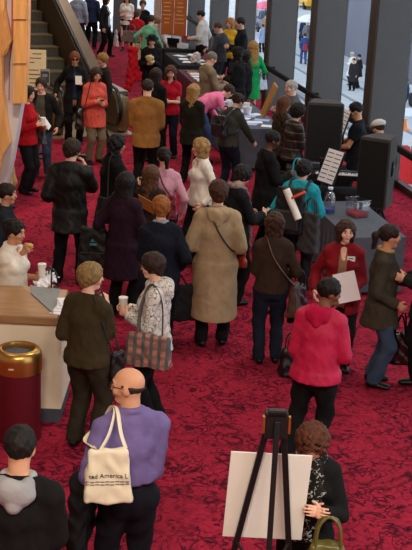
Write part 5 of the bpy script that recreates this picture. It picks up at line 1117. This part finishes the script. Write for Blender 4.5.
held(blazerman, 'R', 'open_book', 'pale open pages in the hands of the man in the taupe blazer', 'book', lambda r, J: [B().box((sg * .07 - .05, .03, .02), (.14, .006, .20), rot=Matrix.Rotation(R_(50), 3, 'X') @ Matrix.Rotation(R_(14 * sg), 3, 'Y')).make('page', mat('pages', (226, 218, 200), .8), r) for sg in (-1, 1)])
held(purplecoat, 'R', 'magazine', 'orange and white magazine in front of the plum coat', 'magazine', sheet(.20, .26, (222, 150, 80), 20, 40), (.04, .06, .08))
held(parka, 'R', 'leaflet', 'white leaflet edge at the front of the pink-red parka', 'leaflet', sheet(.10, .12, (226, 222, 222)))
# red coat over the arm of the hatted person
c = hat.w(V3(.40, .12, 1.40)); dn = Vector((0, 0, -1)); x = hat.dirw((1, 0, 0)); 
o = soft('red_coat', [EC(c - x * .02, c + x * .08 - Vector((0, .03, .86)), .075, .06, .085, .045, side=x), EC(c + x * .02, c - x * .11 - Vector((0, -.03, .64)), .075, .06, .11, .05, side=x), EC(c + x * .07, c - x * .07, .06, .06, .06, .06)], .014, cloth('red_coat', (176, 24, 36)), amp=.010, f=26); own(o, 'bright red coat draped beside the person in the black hat', 'coat')
# red bag on the walker outside is left to the label's jacket; its bag:
W = [J for J in PEOPLE if 'red bag walking away' in J.label][0]
bag(W, 'backpack', 'red bag on the back of the blue jacket outside', V3(.0, -.2, 1.10), (.26, .14, .32), mat('red_nylon', (186, 48, 56), .6), straps='hand')
# ---------------------------------------------------------------- light and camera
w = bpy.data.worlds.new('World'); SC.world = w; w.use_nodes = True; nt = w.node_tree; bg = nt.nodes['Background']
bg.inputs[0].default_value = (.86, .93, 1.0, 1); bg.inputs[1].default_value = 2.1
def area(loc, size, power, col, rot=(0, 0, 0), sy=None):
    l = bpy.data.lights.new('unseen_ceiling_lamp', 'AREA'); l.energy = power; l.color = col; l.size = size
    if sy: l.shape = 'RECTANGLE'; l.size_y = sy
    o = bpy.data.objects.new('unseen_ceiling_lamp', l); COL.objects.link(o); o.location = loc; o.rotation_euler = rot; return o
for x, y, p in ((-1.0, .5, 620), (2.0, 2.5, 300), (-3.5, 11, 60), (1.2, 13, 190), (-3.5, 21, 125), (-.5, 22, 170), (-4, 29, 160), (-3, 35, 120)): area((x, y, 7.6), 1.6, p * LK, (1.0, .86, .70))  # out-of-view lamps; the ones near the camera added to brighten the foreground
# picture lamp washing the honey wood
l = bpy.data.lights.new('wall_washer', 'SPOT'); l.energy = 900 * LK; l.color = (1, .80, .56); l.spot_size = R_(46); l.spot_blend = .6; l.shadow_soft_size = .15
o = bpy.data.objects.new('wall_washer', l); COL.objects.link(o); o.location = (-2.2, 13.6, 7.2); o.rotation_euler = (Vector((-3.0, 16.6, 3.6)) - Vector(o.location)).to_track_quat('-Z', 'Y').to_euler()
cam = bpy.data.cameras.new('Camera'); co_ = bpy.data.objects.new('Camera', cam); COL.objects.link(co_)
cam.sensor_fit = 'VERTICAL'; cam.sensor_height = 24; cam.lens = FOC / 550 * 24; cam.clip_end = 400; cam.clip_start = .1
co_.matrix_world = Matrix.Translation((0, 0, CAM_H)) @ Matrix.Rotation(R_(90) - TILT, 4, 'X') @ Matrix.Rotation(ROLL, 4, 'Z')
SC.camera = co_
vs = SC.view_settings; vs.view_transform = 'Standard'; vs.look = 'None'; vs.gamma = 1; vs.use_curve_mapping = False; vs.exposure = 0
SC.cycles.use_denoising = True; SC.cycles.max_bounces = 6; SC.cycles.diffuse_bounces = 4; SC.cycles.transparent_max_bounces = 12
SC.cycles.caustics_reflective = False; SC.cycles.caustics_refractive = False
